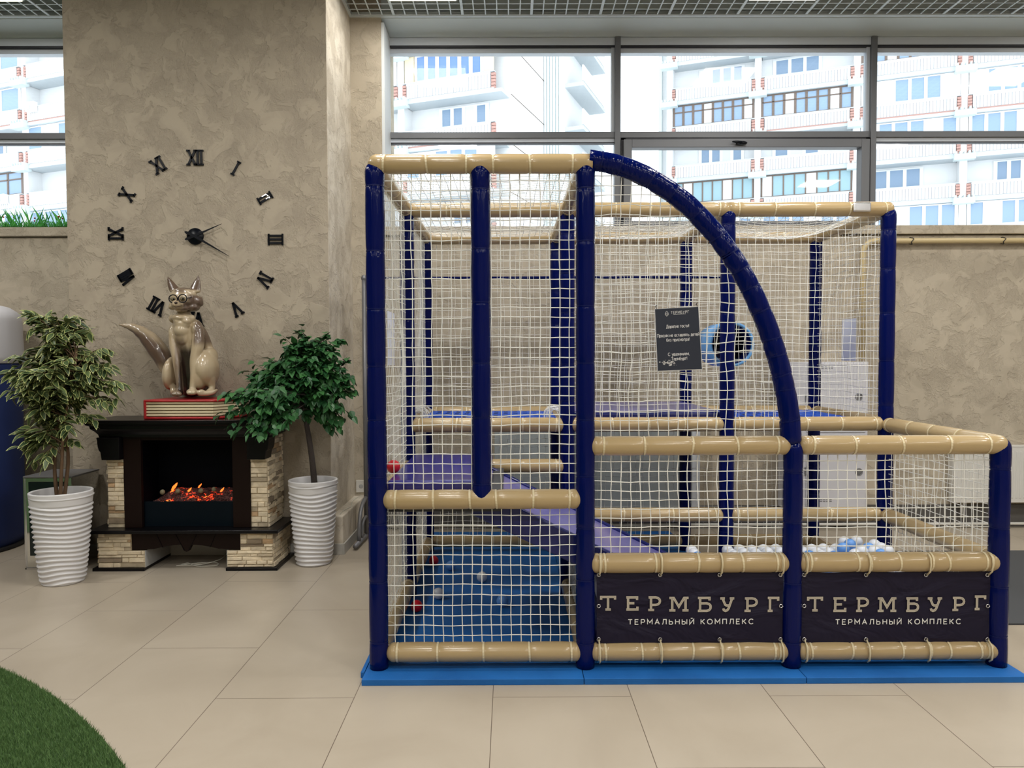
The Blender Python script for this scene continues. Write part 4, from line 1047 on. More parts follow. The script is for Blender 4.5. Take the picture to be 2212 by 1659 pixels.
# hearth shelf
zs1 = f_(400, 1146, FY-.03)[1]; zs0 = zs1-.026; hs = f_(600, 1146, FY-.03)[0]-fc
b = MB(); b.prism([(fc-hs, FY-.03), (fc+hs, FY-.03), (fc+hs+.0, YBK), (fc-hs, YBK)], zs0, zs1, 'Z'); b.build('hearth_shelf', 'mantel_wood', fire, .005)
def stone(name, x0, x1, y0, y1, z0, z1, faces, seed):
    """ledge stone cladding; faces: list of ('F'|'R'|'L') to clad"""
    R = random.Random(seed); b = MB(); b.col = (.42, .34, .22); b.box(x0, x1, y0, y1, z0, z1)
    for fc_ in faces:
        z = z0
        while z < z1-.004:
            h = R.choice((.020, .028, .034, .042, .036)); h = min(h, z1-z)
            if z1-(z+h) < .012: h = z1-z
            u0, u1 = (x0, x1) if fc_ == 'F' else (y0, y1); u = u0
            while u < u1-.002:
                l = R.choice((.05, .075, .11, .14, .17)); l = min(l, u1-u)
                if u1-(u+l) < .02: l = u1-u
                k = R.random(); t = R.uniform(.75, 1.0)
                if k < .80: c = (.88*t, .75*t, .54*t)
                elif k < .86: c = (.62*t, .42*t, .24*t)
                elif k < .93: c = (.33*t, .26*t, .18*t)
                else: c = (.52*t, .43*t, .30*t)
                b.col = c; pr = R.uniform(.004, .013); g2 = .0012
                q0, q1, w0, w1 = u+g2, u+l-g2, z+g2, z+h-g2
                sl = R.uniform(-.003, .003)
                def P(u_, d, w_): return (u_, y0-d, w_) if fc_ == 'F' else (x1+d, u_, w_) if fc_ == 'R' else (x0-d, u_, w_)
                ch = .003
                v = [P(q0, 0, w0), P(q1, 0, w0), P(q1, 0, w1), P(q0, 0, w1), P(q0+ch, pr, w0+ch), P(q1-ch, pr+sl, w0+ch), P(q1-ch, pr+sl*.5, w1-ch), P(q0+ch, pr-.002, w1-ch)]
                fs = [(0, 1, 5, 4), (1, 2, 6, 5), (2, 3, 7, 6), (3, 0, 4, 7), (4, 5, 6, 7)]
                if fc_ == 'L': fs = [f[::-1] for f in fs]
                b.add(v, fs, False); u += l
            z += h
    return b.build(name, 'ledge_stone', fire)
zcol0 = zs1
for s in (-1, 1):
    a, c = sorted((fc+s*(fc-cl1), fc+s*(fc-cl0-.004)))
    stone('stone_column', a, c, YC+.012, YC+.31, zcol0, zk1 if s < 0 else zk1, ['F', 'R' if s > 0 else 'L'], 5+s)
    # return of the column behind the corbel
    stone('stone_return', c-.03 if s > 0 else a, c if s > 0 else a+.03, YC+.10, YBK, zcol0, zk0-.012, ['R'] if s > 0 else ['L'], 9+s)
# firebox
xL, xR = fc-fow, fc+fow; zf1 = f_(400, 1083, YC+.04)[1]
boxo('firebox_back', 'firebox_black', fire, xL, xR, YC+.27, YC+.285, zs1, zk0)
for s in (-1, 1): a, c = sorted((fc+s*fow, fc+s*(fow+.01))); boxo('firebox_side', 'firebox_black', fire, a, c, YC+.03, YC+.28, zs1, zk0)
boxo('firebox_panel', 'firebox_teal', fire, xL, xR, YC+.035, YC+.05, zs1, zf1, .002)
b = MB(); R = random.Random(8); nx, ny = 46, 16; vs = []; fs = []
for j in range(ny+1):
    for i in range(nx+1):
        a, c = i/nx, j/ny; x = xL+.035+(xR-xL-.035)*a+.0; y = YC+.055+.19*c
        z = zf1-.012+.075*math.sin(PI/2*min(1, c*1.25))*min(1, a*6)+R.uniform(-.006, .006)
        vs.append((x, y, z))
for j in range(ny):
    for i in range(nx): q = j*(nx+1)+i; fs.append((q, q+1, q+nx+2, q+nx+1))
b.add(vs, fs, False); b.build('ember_bed', 'embers', fire)
b = MB()
for k in range(700):
    a, c = R.random(), R.random()**1.5; x = xL+.04+(xR-xL-.06)*a; y = YC+.05+.17*c; z = zf1-.012+.075*math.sin(PI/2*min(1, c*1.1))*min(1, a*6)+.003
    s = R.uniform(.003, .008); b.ell((x, y, z), (s, s*.8, s*.7), 5, 3)
o = b.build('granules', 'ember_rock', fire); o['kind'] = 'stuff'
for (px, py, s) in ((351, 1063, 1), (384, 1061, .95), (434, 1060, 1), (462, 1057, .9)):
    x, z = f_(px, py, YC+.10); b = MB(); b.ell((x, YC+.10, z), (.019*s, .016, .02*s), 12, 8); b.build('pebble', 'pebble', fire)
for (px, py, s) in ((377, 1052, 1.1), (372, 1062, .7), (409, 1060, .8), (432, 1050, .6), (480, 1059, .7)):
    x, z = f_(px, py, YC+.15); b = MB(); b.tube([(x-.02*s, YC+.15, z-.02*s), (x-.005, YC+.15, z-.002), (x+.012*s, YC+.145, z+.016*s), (x+.02*s, YC+.15, z+.03*s)], [.004, .011*s, .008*s, .002], 7)
    b.build('flame', 'flame', fire)
# lower part
def px2(a): return f_(a, 1200)[0]
zu = f_(400, 1154)[1]; zl = f_(400, 1191)[1]; zp_ = f_(400, 1228)[1]; zz0 = .022
dl = fc-px2(210); di = fc-px2(281); dj = fc-px2(310)
for s in (-1, 1):
    a, c = sorted((fc+s*dl, fc+s*di)); stone('base_stone', a, c, FY+.02, YBK, zl, zs0, ['F', 'R' if s > 0 else 'L'], 21+s)
    a, c = sorted((fc+s*dl, fc+s*dj)); o = stone('base_stone', a, c, FY+.02, YBK, zz0, zl, ['F', 'R' if s > 0 else 'L'], 31+s)
    q = fc+s*dj; q0, q1 = sorted((q, q-s*.004)); boxo('block_face', 'grey_block', fire, q0, q1, FY+.022, YBK-.01, zz0, zl)
    a, c = sorted((fc+s*(dl+.035), fc+s*(dj-.004))); boxo('plinth', 'mantel_wood', fire, a, c, FY-.005, YBK-.002, 0, zz0, .003)
b = MB(); za, zb_ = zs0, zl+.01; nA = 12
pts = [(fc-di, za), (fc-di, zl+.002)] + [(fc-di+.16+(di-.16-.04)*k/8, zl+.010+.030*math.sin(PI/2*k/8)) for k in range(9)] + [(fc-.02, zl-.002), (fc, zl-.012), (fc+.02, zl-.002)] + \
      [(fc+.04+(di-.2)*k/8, zl+.010+.030*math.sin(PI/2*(8-k)/8)) for k in range(9)] + [(fc+di, zl+.002), (fc+di, za)]
b.prism(pts, FY+.03, FY+.055, 'Y'); b.build('apron', 'frame_wood', fire)
b = MB()
for s in (-1, 1):
    b.bar((fc+s*.085, FY+.029, zs0), (fc+s*.015, FY+.029, zl), .003, .003); b.bar((fc+s*.22, FY+.029, zs0), (fc+s*.17, FY+.029, zl+.02), .003, .003)
b.build('apron_groove', 'firebox_black', fire)
# cables on the floor
def cable(name, pts, m, label, r=.003, n=10): 
    b = MB(); b.tube(spline(pts, n), r, 7); return tag(b.build(name, m), label, 'cable')
x, y = UF(430, 1222); cable('power_cable', [(x-.16, y-.02, .004), (x-.05, y+.05, .004), (x+.10, y+.06, .006), (x+.13, y-.01, .004), (x, y-.03, .005), (x-.10, y+.04, .009), (x-.13, y+.0, .004), (x+.02, y+.0, .010), (x+.12, y+.12, .02), (x+.09, y+.30, .03)], 'cable_white', 'coiled white cable on the floor in the gap under the fireplace', .0035)
x, z = U(612, 1187, 5.68); cable('cord_tangle', [(x-.03, 5.66, z+.02), (x+.02, 5.65, z+.04), (x+.05, 5.66, z), (x, 5.65, z-.03), (x-.03, 5.66, z), (x+.03, 5.65, z+.02), (x+.02, 5.64, z-.02), (x-.02, 5.65, z+.04), (x+.06, 5.66, z-.04), (x+.03, 5.68, .006), (x-.1, 5.69, .006)], 'cable_black', 'tangled thin black cord beside the right base of the fireplace', .002, 8)
cable('plinth_cable', [(-1.335, 5.79, .3035), (-1.34, 5.95, .3035), (-1.31, 6.1, .3035), (-1.34, 6.25, .3035), (-1.35, 6.4, .3035), (-1.33, 6.57, .3035), (-1.2, YW-.03, .31)], 'cable_white', 'pale cable lying along the plaster ledge beside the pilaster')
# ------------------------------------------------------------------ book
BY0, BY1 = 5.335, YP-.05
bz0 = zt_; bx0 = f_(304, 890)[0]; bx1 = f_(458, 890)[0]; bh = .143
book = thing('giant_book', 'oversized closed red book with cream pages lying on the mantel under the fox statue', 'book', ((bx0+bx1)/2, (BY0+BY1)/2, bz0))
CX, CY = (bx0+bx1)/2, (BY0+BY1)/2
def bp(u, v): return (u, v)
xr_ = bx1+.14
fp = [(bx0, BY0), (bx1, BY0-.0), (xr_, BY0+.17), (xr_, BY1), (bx0+.05, BY1)]
def inset(poly, d): 
    c = (sum(p[0] for p in poly)/len(poly), sum(p[1] for p in poly)/len(poly)); return [(p[0]+(c[0]-p[0])*d, p[1]+(c[1]-p[1])*d) for p in poly]
b = MB(); b.prism(fp, bz0, bz0+.018, 'Z'); b.build('cover', 'book_red', book, .008, 3)
b = MB(); b.prism(fp, bz0+bh-.018, bz0+bh, 'Z'); b.build('cover', 'book_red', book, .008, 3)
b = MB(); b.prism([(bx0, BY0), (bx0+.016, BY0), (bx0+.066, BY1), (bx0+.05, BY1)], bz0+.006, bz0+bh-.006, 'Z'); b.build('spine', 'book_red', book, .007, 3)
b = MB(); n = 5; hh = (bh-.036)/n
for k in range(n):
    pz0, pz1 = bz0+.018+k*hh, bz0+.018+(k+1)*hh
    for (q0, q1, d) in ((pz0, pz0+.007, .016), (pz0+.007, pz1, 0.0)):
        b.mi = 1 if d else 0
        b.prism([(bx0+.016, BY0+.012+d), (bx1-.010, BY0+.012+d), (xr_-.012-d, BY0+.178), (xr_-.012-d, BY1-.004), (bx0+.06, BY1-.004)], q0, q1, 'Z')
b.build('pages', ['book_pages', 'book_groove'], book)
# ------------------------------------------------------------------ fox statue
SY = 5.475
def V3(px, py, Y=SY): x, z = U(px, py, Y); return Vector((x, Y, z))
PXM = 1600/SY   # px per metre
fz0 = bz0+bh
fox = thing('fox_statue', 'glossy beige and brown sitting fox statue with round black glasses, on the giant red book', 'statue', (V3(415, 850).x, SY, fz0))
b = MB()
def EL(px, py, Y, rx, ry, rz, rotx=0, rotz=0, roty=0):
    b.ell(V3(px, py, Y), (rx/PXM, ry, rz/PXM), 24, 16, Matrix.Rotation(rotz, 3, 'Z') @ Matrix.Rotation(roty, 3, 'Y') @ Matrix.Rotation(rotx, 3, 'X'))
def CH(pts, sub=5):  # (px,py,Y,r_px) chain
    P = [V3(a, c, Y) for a, c, Y, r in pts]; Rr = [r/PXM for *_, r in pts]; Q = spline(P, sub); 
    rs = []
    for i in range(len(Q)):
        t = i/sub; k = min(int(t), len(Rr)-2); f = t-k; f = f*f*(3-2*f); rs.append(Rr[k]*(1-f)+Rr[k+1]*f)
    for q, r in zip(Q, rs): b.ell(q, r, 12, 8)
    b.tube(Q, rs, 14)
YF_ = SY-.085
# torso, neck, chest ruff
CH([(397, 678, SY+.0, 15), (398, 705, SY+.01, 23), (401, 735, SY+.03, 25), (408, 770, SY+.07, 27), (414, 810, SY+.10, 30), (414, 832, SY+.10, 27)])
EL(393, 687, SY-.03, 24, .066, 9.5); EL(372, 688, SY-.03, 7, .03, 9); EL(413, 689, SY-.02, 9, .035, 10); EL(385, 694, SY-.055, 10, .035, 8); EL(402, 694, SY-.055, 10, .035, 8); EL(393, 700, SY-.045, 18, .045, 12); EL(392, 714, SY-.045, 15, .05, 17)
EL(393, 727, SY-.04, 14, .04, 19)
EL(428, 715, SY+.02, 12, .07, 26, roty=-.25); EL(375, 722, SY+.01, 8, .06, 22)
# front legs and paws
CH([(373, 715, SY-.01, 9), (375, 745, SY-.025, 9.5), (381, 780, SY-.04, 8), (386, 820, SY-.055, 6.4), (388, 846, SY-.065, 6.4)])
CH([(427, 712, SY+.0, 12), (428, 742, SY-.02, 13), (421, 775, SY-.04, 10.5), (418, 815, SY-.055, 7.2), (416, 843, SY-.065, 6.8)])
for (px, py) in ((383, 849.5), (415, 846.5)):
    EL(px, py, SY-.08, 11, .055, 7.5)
    for d in (-7, -1, 5): EL(px+d, py+2, SY-.125, 4.2, .022, 5)
# haunches, hind feet
EL(371, 806, SY+.06, 15, .12, 37, roty=.12); EL(446, 795, SY+.06, 25, .14, 41, roty=-.12); EL(430, 815, SY+.0, 14, .07, 27)
EL(455, 770, SY+.10, 14, .09, 20); CH([(452, 815, SY+.02, 12), (458, 838, SY+.03, 7), (449, 848, SY-.03, 6)])
CH([(432, 850, SY-.07, 6), (446, 850, SY-.05, 6), (459, 848, SY-.02, 5), (468, 843, SY+.01, 3.6)]); EL(435, 847, SY-.06, 8, .03, 6)
EL(414, 820, SY+.15, 38, .10, 28); CH([(374, 835, SY+.02, 7), (376, 846, SY-.0, 8)])
EL(404, 780, SY+.12, 30, .09, 44)
CH([(425, 700, SY+.03, 9), (440, 722, SY+.07, 9), (448, 745, SY+.10, 10), (455, 765, SY+.11, 9)])
# tail
CH([(374, 838, SY+.12, 7), (364, 808, SY+.13, 13), (354, 778, SY+.13, 19), (341, 756, SY+.13, 21), (326, 737, SY+.13, 19), (308, 720, SY+.13, 14.5), (290, 709, SY+.13, 10), (273, 704, SY+.12, 5.5), (258, 701.5, SY+.11, 2.2)])
# head
EL(397, 646, SY-.02, 29, .095, 25, roty=.05); EL(384, 657, SY-.11, 13, .05, 9.5); EL(380, 658, SY-.145, 8, .032, 6.5)
EL(374, 663, SY-.07, 9, .04, 7); EL(392, 666, SY-.07, 15, .05, 8); EL(417, 664, SY-.01, 14, .06, 9); EL(427, 651, SY+.0, 11, .05, 12); EL(432, 648, SY+.01, 6, .035, 8)
EL(434, 656, SY+.01, 5, .03, 6); EL(371, 658, SY-.05, 5, .03, 5)
EL(391, 631, SY-.06, 18, .04, 9)
def ear(base, tip, w, dy):
    p0, p1 = V3(*base, SY-.005), V3(*tip, SY+.01); n = 26
    for k in range(n+1):
        t = k/n; r = w/PXM*((1-t)**.75)*(1+.25*t)+.002; b.ell(p0.lerp(p1, t), (max(r, .004), max(.026*(1-t), .008), .012), 12, 8)
ear((379, 629), (362.5, 599), 13, 0); ear((420, 630), (429, 596.5), 13.5, 0)
ob = b.build('body', 'statue_glaze', fox)
rm = ob.modifiers.new('r', 'REMESH'); rm.mode = 'VOXEL'; rm.voxel_size = .0052; rm.use_smooth_shade = True
sm_ = ob.modifiers.new('s', 'SMOOTH'); sm_.factor = .5; sm_.iterations = 9
bpy.context.view_layer.update()
me = D.meshes.new_from_object(ob.evaluated_get(bpy.context.evaluated_depsgraph_get())); ob.modifiers.clear(); old = ob.data; ob.data = me; D.meshes.remove(old); me.name = 'body'
if not me.materials: me.materials.append(M['statue_glaze'])
for p in me.polygons: p.use_smooth = True
FB = LOC[fox.name]
def topx(v):  # body vertex -> photo-like column/row at the statue plane, for the painted pattern
    return v.x*PXM, v.z*PXM
O0 = V3(396, 644); 
def uv_(v): p = v+FB; return 396+(p.x-O0.x)*PXM, 644-(p.z-O0.z)*PXM, p.y
CREAM, BRN, DK, TAN = (.48, .40, .275), (.11, .072, .05), (.030, .018, .014), (.36, .27, .16)
def blend(a, c, t): t = max(0, min(1, t)); return tuple(a[i]*(1-t)+c[i]*t for i in range(3))
def ss(a, e0, e1):
    t = max(0, min(1, (a-e0)/(e1-e0))); return t*t*(3-2*t)
def paint(v):
    x, y, Y = uv_(v); q = v*9; nn = noise.noise(q)*.5+noise.noise(q*2.3)*.25; w = noise.noise(v*16)*5
    c = blend(CREAM, TAN, .5+nn); d = 0.0
    head = ss(-y, -677, -672)
    if head > 0:
        d = max(d, ss(-y, -(631+w), -625))                                     # ears
        d = max(d, ss(-y, -(639+w), -631)*ss(x, 386, 392)*ss(-x, -414, -408)*.8)   # blaze on the crown
        d = max(d, ss(x, 412+w, 422)*ss(y, 634, 642))                          # side tufts
        d = max(d, ss(y, 651+w*.4, 656)*ss(x, 398, 405)*ss(Y, SY-.13, SY-.10))
        d = max(d, ss(y, 651, 656)*ss(-x, -374, -369)*ss(Y, SY-.13, SY-.09))
        d = max(d, ss(Y, SY+.0, SY+.05)); d *= head
    body = 1-head
    d = max(d, body*ss(x, 420+w, 428)*ss(-y, -752, -735)*ss(-x, -460, -450)*.95)
    d = max(d, body*ss(y, 706, 745)*ss(x, 380, 386)*ss(-x, -408, -402)*.75)
    d = max(d, body*ss(x, 456, 470)*ss(y, 775, 800)*.7)
    d = max(d, ss(Y, SY+.13, SY+.18)*.8)
    tail = ss(-x, -372, -360)*ss(-y, -800, -780)*ss(Y, SY+.0, SY+.03)
    if tail > 0:
        tt = max(0, (x-260)/110); mid = 703+tt*tt*78; d = max(d*(1-tail), tail*(.30+.7*ss(y, mid-2+w, mid+16)))
    c = blend(c, BRN, d)
    k = max(ss(x, 386, 393)*ss(-x, -417, -410)*ss(Y, SY-.06, SY-.02), ss(x, 390, 394)*ss(-x, -412, -408)*ss(Y, SY-.11, SY-.09))*ss(y, 742, 762)
    c = blend(c, DK, k)
    return c
at = me.color_attributes.new('Col', 'FLOAT_COLOR', 'POINT')
buf = []
for v in me.vertices: buf += [*paint(v.co), 1.0]
at.data.foreach_set('color', buf)
b = MB(); b.ell(V3(380, 654, SY-.172), (.013, .008, .009), 12, 8); b.build('nose', 'nose_brown', fox)
b = MB(); b.tube([V3(373, 661.5, SY-.152), V3(379, 663.2, SY-.163), V3(387, 662, SY-.15), V3(394, 659.5, SY-.128)], .0018, 5); b.build('mouth', 'nose_brown', fox)
b = MB(); gy = SY-.155
for (px, py) in ((374, 645.5), (394.5, 644.8)):
    c = V3(px, py, gy+.01); b.tube([c+Vector((.0285*math.cos(a), .004*math.cos(a), .0285*math.sin(a))) for a in np.linspace(0, 2*PI, 29)], .0038, 8)
b.tube([V3(382, 646, gy+.006), V3(384.5, 644, gy), V3(386.5, 645.4, gy+.006)], .003, 6)
b.tube([V3(402.5, 644, gy+.01), V3(412, 643, SY-.08), V3(424, 642, SY-.02)], .003, 6); b.tube([V3(366, 645, gy+.01), V3(368, 645, SY-.04)], .003, 6)
b.build('glasses', 'black_plastic', fox)
for (px, py) in ((374.5, 646), (394.5, 645)):
    b = MB(); b.ell(V3(px, py, SY-.115), (.019, .018, .016), 14, 10); e_ = b.build('eye', 'pebble', fox)
    b = MB(); b.ell(V3(px+.8, py+.3, SY-.133), (.0065, .004, .0075), 10, 8); b.build('pupil', 'black_plastic', e_)
# ------------------------------------------------------------------ clock
clock = thing('wall_clock', 'large frameless wall clock of separate black roman numerals around a black hub with two hands', 'clock', (U(423, 511, YP)[0], YP, U(423, 511, YP)[1]))
CK = {'I': ([[(0, 0), (0, 1)]], .34), 'V': ([[(-.30, 1), (0, 0)], [(.30, 1), (0, 0)]], .8), 'X': ([[(-.28, 1), (.28, 0)], [(.28, 1), (-.28, 0)]], .78)}
def numeral(txt, px, py, ang, s=.106):
    x0, z0 = U(px, py, YP); ws = [.30 if c == 'I' else .66 for c in txt]; tot = sum(ws); u = -tot/2; b = MB(); yy = YP-.012
    ca, sa = math.cos(ang), math.sin(ang)
    sc = min(1, .92/tot) if len(txt) > 3 else 1
    def T(a, c): a = a*s*.88; c = (c-.5)*s; return (x0+a*ca+c*sa, z0-a*sa+c*ca)
    for c, w in zip(txt, ws):
        uc = (u+w/2)*sc; u += w
        for st in CK[c][0]: ribbon(b, [T(uc+p*sc, q) for p, q in st], .0155 if c == 'I' else .0165, yy, .010)
        sw = .17 if c == 'I' else .14
        if c == 'I': ribbon(b, [T(uc-sw*sc, 1), T(uc+sw*sc, 1)], .0125, yy, .010); ribbon(b, [T(uc-sw*sc, 0), T(uc+sw*sc, 0)], .0125, yy, .010)
        else:
            for k in (-.29, .29):
                ribbon(b, [T(uc+(k-.15)*sc, 1), T(uc+(k+.15)*sc, 1)], .0125, yy, .010)
                if c == 'X': ribbon(b, [T(uc+(k-.15)*sc, 0), T(uc+(k+.15)*sc, 0)], .0125, yy, .010)
    return b.build('numeral', 'black_plastic', clock)
NUM = [('XII', 423, 341), ('I', 510, 364), ('II', 573, 428), ('III', 596, 517.5), ('IV', 572, 604), ('V', 511, 667), ('VI', 426, 690), ('VII', 339.5, 661), ('VIII', 274, 598), ('IX', 251, 506.5), ('X', 275, 421), ('XI', 343, 357)]
for i, (tx, px, py) in enumerate(NUM):
    n_ = numeral(tx, px, py, 2*PI*i/12)
    if tx == 'II':
        x, z = U(578, 424, YP); b = MB(); ribbon(b, [(x-.04, z-.005), (x-.01, z+.012), (x+.01, z-.0)], .008, YP-.0135, .001); ribbon(b, [(x-.01, z-.022), (x+.018, z-.008), (x+.022, z-.018)], .007, YP-.0135, .001)
        b.build('peeled_film', 'silver', n_)
cxk, czk = U(423, 511, YP)
b = MB(); b.lathe([(.030, 0), (.062, .002), (.064, .010), (.060, .022), (.0, .024)], seg=40, cap=False)
b.v = [(cxk+x, YP-z, czk+y) for x, y, z in b.v]; b.build('hub', 'black_plastic', clock)
def hand(px, py, pxt, pyt, y, w):
    a = Vector(U(pxt, pyt, YP)); c = Vector(U(px, py, YP)); o = Vector((cxk, czk)); d = (c-o).normalized(); n_ = Vector((-d.y, d.x)); b = MB()
    p = [o+(a-o)*.8+n_*w*.9, a+n_*w*.3, a-n_*w*.3, o+(a-o)*.8-n_*w*.9, o-n_*w*.9, c-n_*.0012, c+n_*.0012, o+n_*w*.9]
    b.prism([tuple(q) for q in p], y, y+.003, 'Y'); return b.build('hand', 'black_plastic', clock)
hand(482, 485, 403, 519, YP-.031, .011); hand(499, 555, 403, 502, YP-.036, .012)

# ------------------------------------------------------------------ potted plants
def leaf(mb, base, d, up, ln, wd, rg, margin=None, curl=.25):
    d = d.normalized(); s = d.cross(up)
    if s.length < .05: s = d.cross(Vector((1, .2, 0)))
    s.normalize(); n = s.cross(d).normalized()
    ts = (0, .16, .40, .72, 1.0); ws = (0.02, .72, 1.0, .58, 0.0); mid = []; Ls = []; Rs = []
    dr = rg.uniform(.5, 1.4)*curl
    for t, w in zip(ts, ws):
        c = base+d*ln*t-n*ln*dr*t*t*.5; mid.append(c); Ls.append(c+s*wd/2*w+n*wd*.14*w); Rs.append(c-s*wd/2*w+n*wd*.14*w)
    if margin is None:
        v = mid+Ls[1:4]+Rs[1:4]; mb.add(v, [(0, 1, 5), (1, 2, 6, 5), (2, 3, 7, 6), (3, 4, 7), (0, 8, 1), (1, 8, 9, 2), (2, 9, 10, 3), (3, 10, 4)], False)
    else:
        k = .76; li = [mid[i].lerp(Ls[i], k) for i in (1, 2, 3)]; ri = [mid[i].lerp(Rs[i], k) for i in (1, 2, 3)]
        t0 = mid[0].lerp(mid[1], .3); t1 = mid[4].lerp(mid[3], .45)
        mb.mi = 0; mb.add([t0]+mid[1:4]+[t1]+li+ri, [(0, 1, 5), (1, 2, 6, 5), (2, 3, 7, 6), (3, 4, 7), (0, 8, 1), (1, 8, 9, 2), (2, 9, 10, 3), (3, 10, 4)], False)
        mb.mi = 1
        for inn, out, sg in ((li, Ls[1:4], 1), (ri, Rs[1:4], -1)):
            v = [mid[0], t0]+inn+[t1, mid[4]]+out
            fs = [(0, 1, 2, 7), (2, 3, 8, 7), (3, 4, 9, 8), (4, 5, 6, 9)]
            mb.add(v, fs if sg < 0 else [f[::-1] for f in fs], False)
        mb.mi = 0
def pot(root, x, y, rt=.195, rb=.13, h=.625, seed=0):
    prof = []; nz_ = 150
    def fn(r, z, t):
        if z < .012 or z > h-.028 or r < rt*.6 and z > h*.5: return r
        return r + .0066*math.sin(z*2*PI/.0325 + 1.5*math.sin(2*t+seed+z*5) + .8*math.sin(3*t+1+z*9))
    for k in range(nz_+1):
        z = h*k/nz_; q = z/h; r = rb+(rt-rb)*(q**.85); prof.append((r-.006*(k == 0), z))
    prof += [(rt-.004, h+.004), (rt-.014, h+.004), (rt-.020, h-.004), (rt-.026, h-.07)]
    def fn2(r, z, t): return r if r < rt-.003 and z > h-.08 else fn(r, z, t)
    b = MB(); b.lathe(prof, (x, y, 0), 72, fn2, cap=False); b.lathe([(rb-.008, .001), (0.001, .001)], (x, y, 0), 72, cap=False); b.build('pot', 'pot_white', root)
    b = MB(); vs = [(x, y, h-.055)]; fs = []
    for k in range(28):
        a = 2*PI*k/28; vs.append((x+(rt-.024)*math.cos(a), y+(rt-.024)*math.sin(a), h-.062))
    for k in range(28): fs.append((0, 1+k, 1+(k+1) % 28))
    b.add(vs, fs, True)
    for k in range(70):
        a = rnd.uniform(0, 2*PI); r = rnd.uniform(.02, rt-.05); s = rnd.uniform(.006, .014); b.ell((x+r*math.cos(a), y+r*math.sin(a), h-.055), (s, s, s*.7), 6, 4)
    b.build('soil', 'soil', root)
# left plant
LX, LY = -3.0, 5.06; LX = U(133, 1100, LY)[0]
R = random.Random(21)
pl = thing('potted_ficus', 'bushy ficus with yellow edged leaves in a ribbed white pot, left of the fireplace', 'plant', (LX, LY, 0))
pot(pl, LX, LY, seed=0)
def Lp(px, py, dy=0): x, z = U(px, py, LY+dy); return Vector((x, LY+dy, z))
stems = [[(124, 1082, 0), (118, 1010, .0), (121, 930, .02), (117, 850, .02), (112, 760, .03), (100, 700, .03)], [(138, 1082, .02), (147, 1000, .03), (143, 940, .0), (132, 860, 0), (130, 780, -.02), (150, 700, 0)],
         [(130, 1082, -.03), (133, 1010, -.03), (138, 930, -.04), (150, 850, -.05), (165, 780, -.05)]]
SP = []
b = MB()
for s in stems:
    q = spline([Lp(a, c, d) for a, c, d in s], 6); n = len(q); b.tube(q, [.0135*(1-.75*i/n) for i in range(n)], 9); SP.append(q)
b.build('trunk', 'bark_brown', pl)
def foliage(root, SP, tips, rg, lw, ll, nl, margin, m, bark, name='foliage', drop=.35, start=.25):
    fb, bb = MB(), MB()
    for tp in tips:
        q = rg.choice(SP); cand = [p for p in q[int(len(q)*start):]]
        p0 = min(cand, key=lambda p: (p-tp).length + rg.uniform(0, .25) + max(0, p.z-tp.z+.02)*.9)
        midp = p0.lerp(tp, .5)+Vector((0, 0, rg.uniform(.02, .09)))
        c = bez([p0, midp, tp], 8); ln_ = sum((c[i+1]-c[i]).length for i in range(8))
        bb.tube(c, [.0045*(1-.8*i/8) for i in range(9)], 4, caps=False)
        for sub in range(2 if ln_ > .18 else 1):
            k = nl
            for i in range(k):
                t = .38+.62*(i+rg.random()*.6)/k; ix = min(7, int(t*8)); p = c[ix].lerp(c[ix+1], t*8-ix) if t < 1 else c[8]
                dr = (c[ix+1]-c[ix]).normalized(); sd = dr.cross(Vector((0, 0, 1))); sd = sd.normalized() if sd.length > .05 else Vector((1, 0, 0))
                sgn = 1 if (i+sub) % 2 else -1
                dd = dr*rg.uniform(.3, .9)+sd*sgn*rg.uniform(.3, .9)+Vector((rg.uniform(-.3, .3), rg.uniform(-.35, .2), rg.uniform(-.75, .15)-drop*.5))
                p = p+Vector((rg.uniform(-1, 1), rg.uniform(-1, 1), rg.uniform(-1, 1)))*.012*(1+sub)
                leaf(fb, p, dd, Vector((rg.uniform(-.4, .4), rg.uniform(-.9, .1), 1)), ll*rg.uniform(.7, 1.12), lw*rg.uniform(.8, 1.15), rg, margin)
    bb.build('branches', bark, root); return fb.build(name, m, root)
def crown(rg, n, cfn):
    out = []
    while len(out) < n:
        v = Vector((rg.gauss(0, 1), rg.gauss(0, 1), rg.gauss(0, 1))).normalized()*rg.uniform(.45, 1)**.6
        p = cfn(v)
        if p is not None: out.append(p)
    return out
pxm = 1600/LY
def cl(cx, cy, rx, ry, rd=None):
    def f(v): c = Lp(cx, cy); return c+Vector((v.x*rx/pxm, v.y*(rd or rx)/pxm*.75, v.z*ry/pxm))
    return f
def lim(f, ymax=YP-.07, xmin=None):
    def g(v):
        p = f(v); return p if p.y < ymax and (xmin is None or p.x > xmin) else None
    return g
tips = crown(R, 88, lim(cl(122, 805, 112, 66))) + crown(R, 28, lim(cl(135, 740, 66, 52))) + crown(R, 9, lim(cl(110, 690, 55, 22))) + crown(R, 12, lim(cl(85, 930, 45, 40))) + crown(R, 14, lim(cl(120, 870, 75, 45)))
tips += [Lp(225, 752, -.03), Lp(240, 757, 0), Lp(245, 838, -.02), Lp(262, 832, -.04), Lp(258, 865, 0), Lp(240, 875, -.05), Lp(205, 905, -.05), Lp(160, 955, 0), Lp(150, 930, -.1), Lp(60, 975, -.05), Lp(75, 1000, 0), Lp(95, 1005, -.08), Lp(45, 960, 0), Lp(250, 792, 0), Lp(270, 825, 0), Lp(30, 770, 0), Lp(20, 850, -.05), Lp(15, 800, 0), Lp(165, 690, 0), Lp(160, 680, .02), Lp(80, 690, 0), Lp(100, 690, .05), Lp(70, 680, .02)]
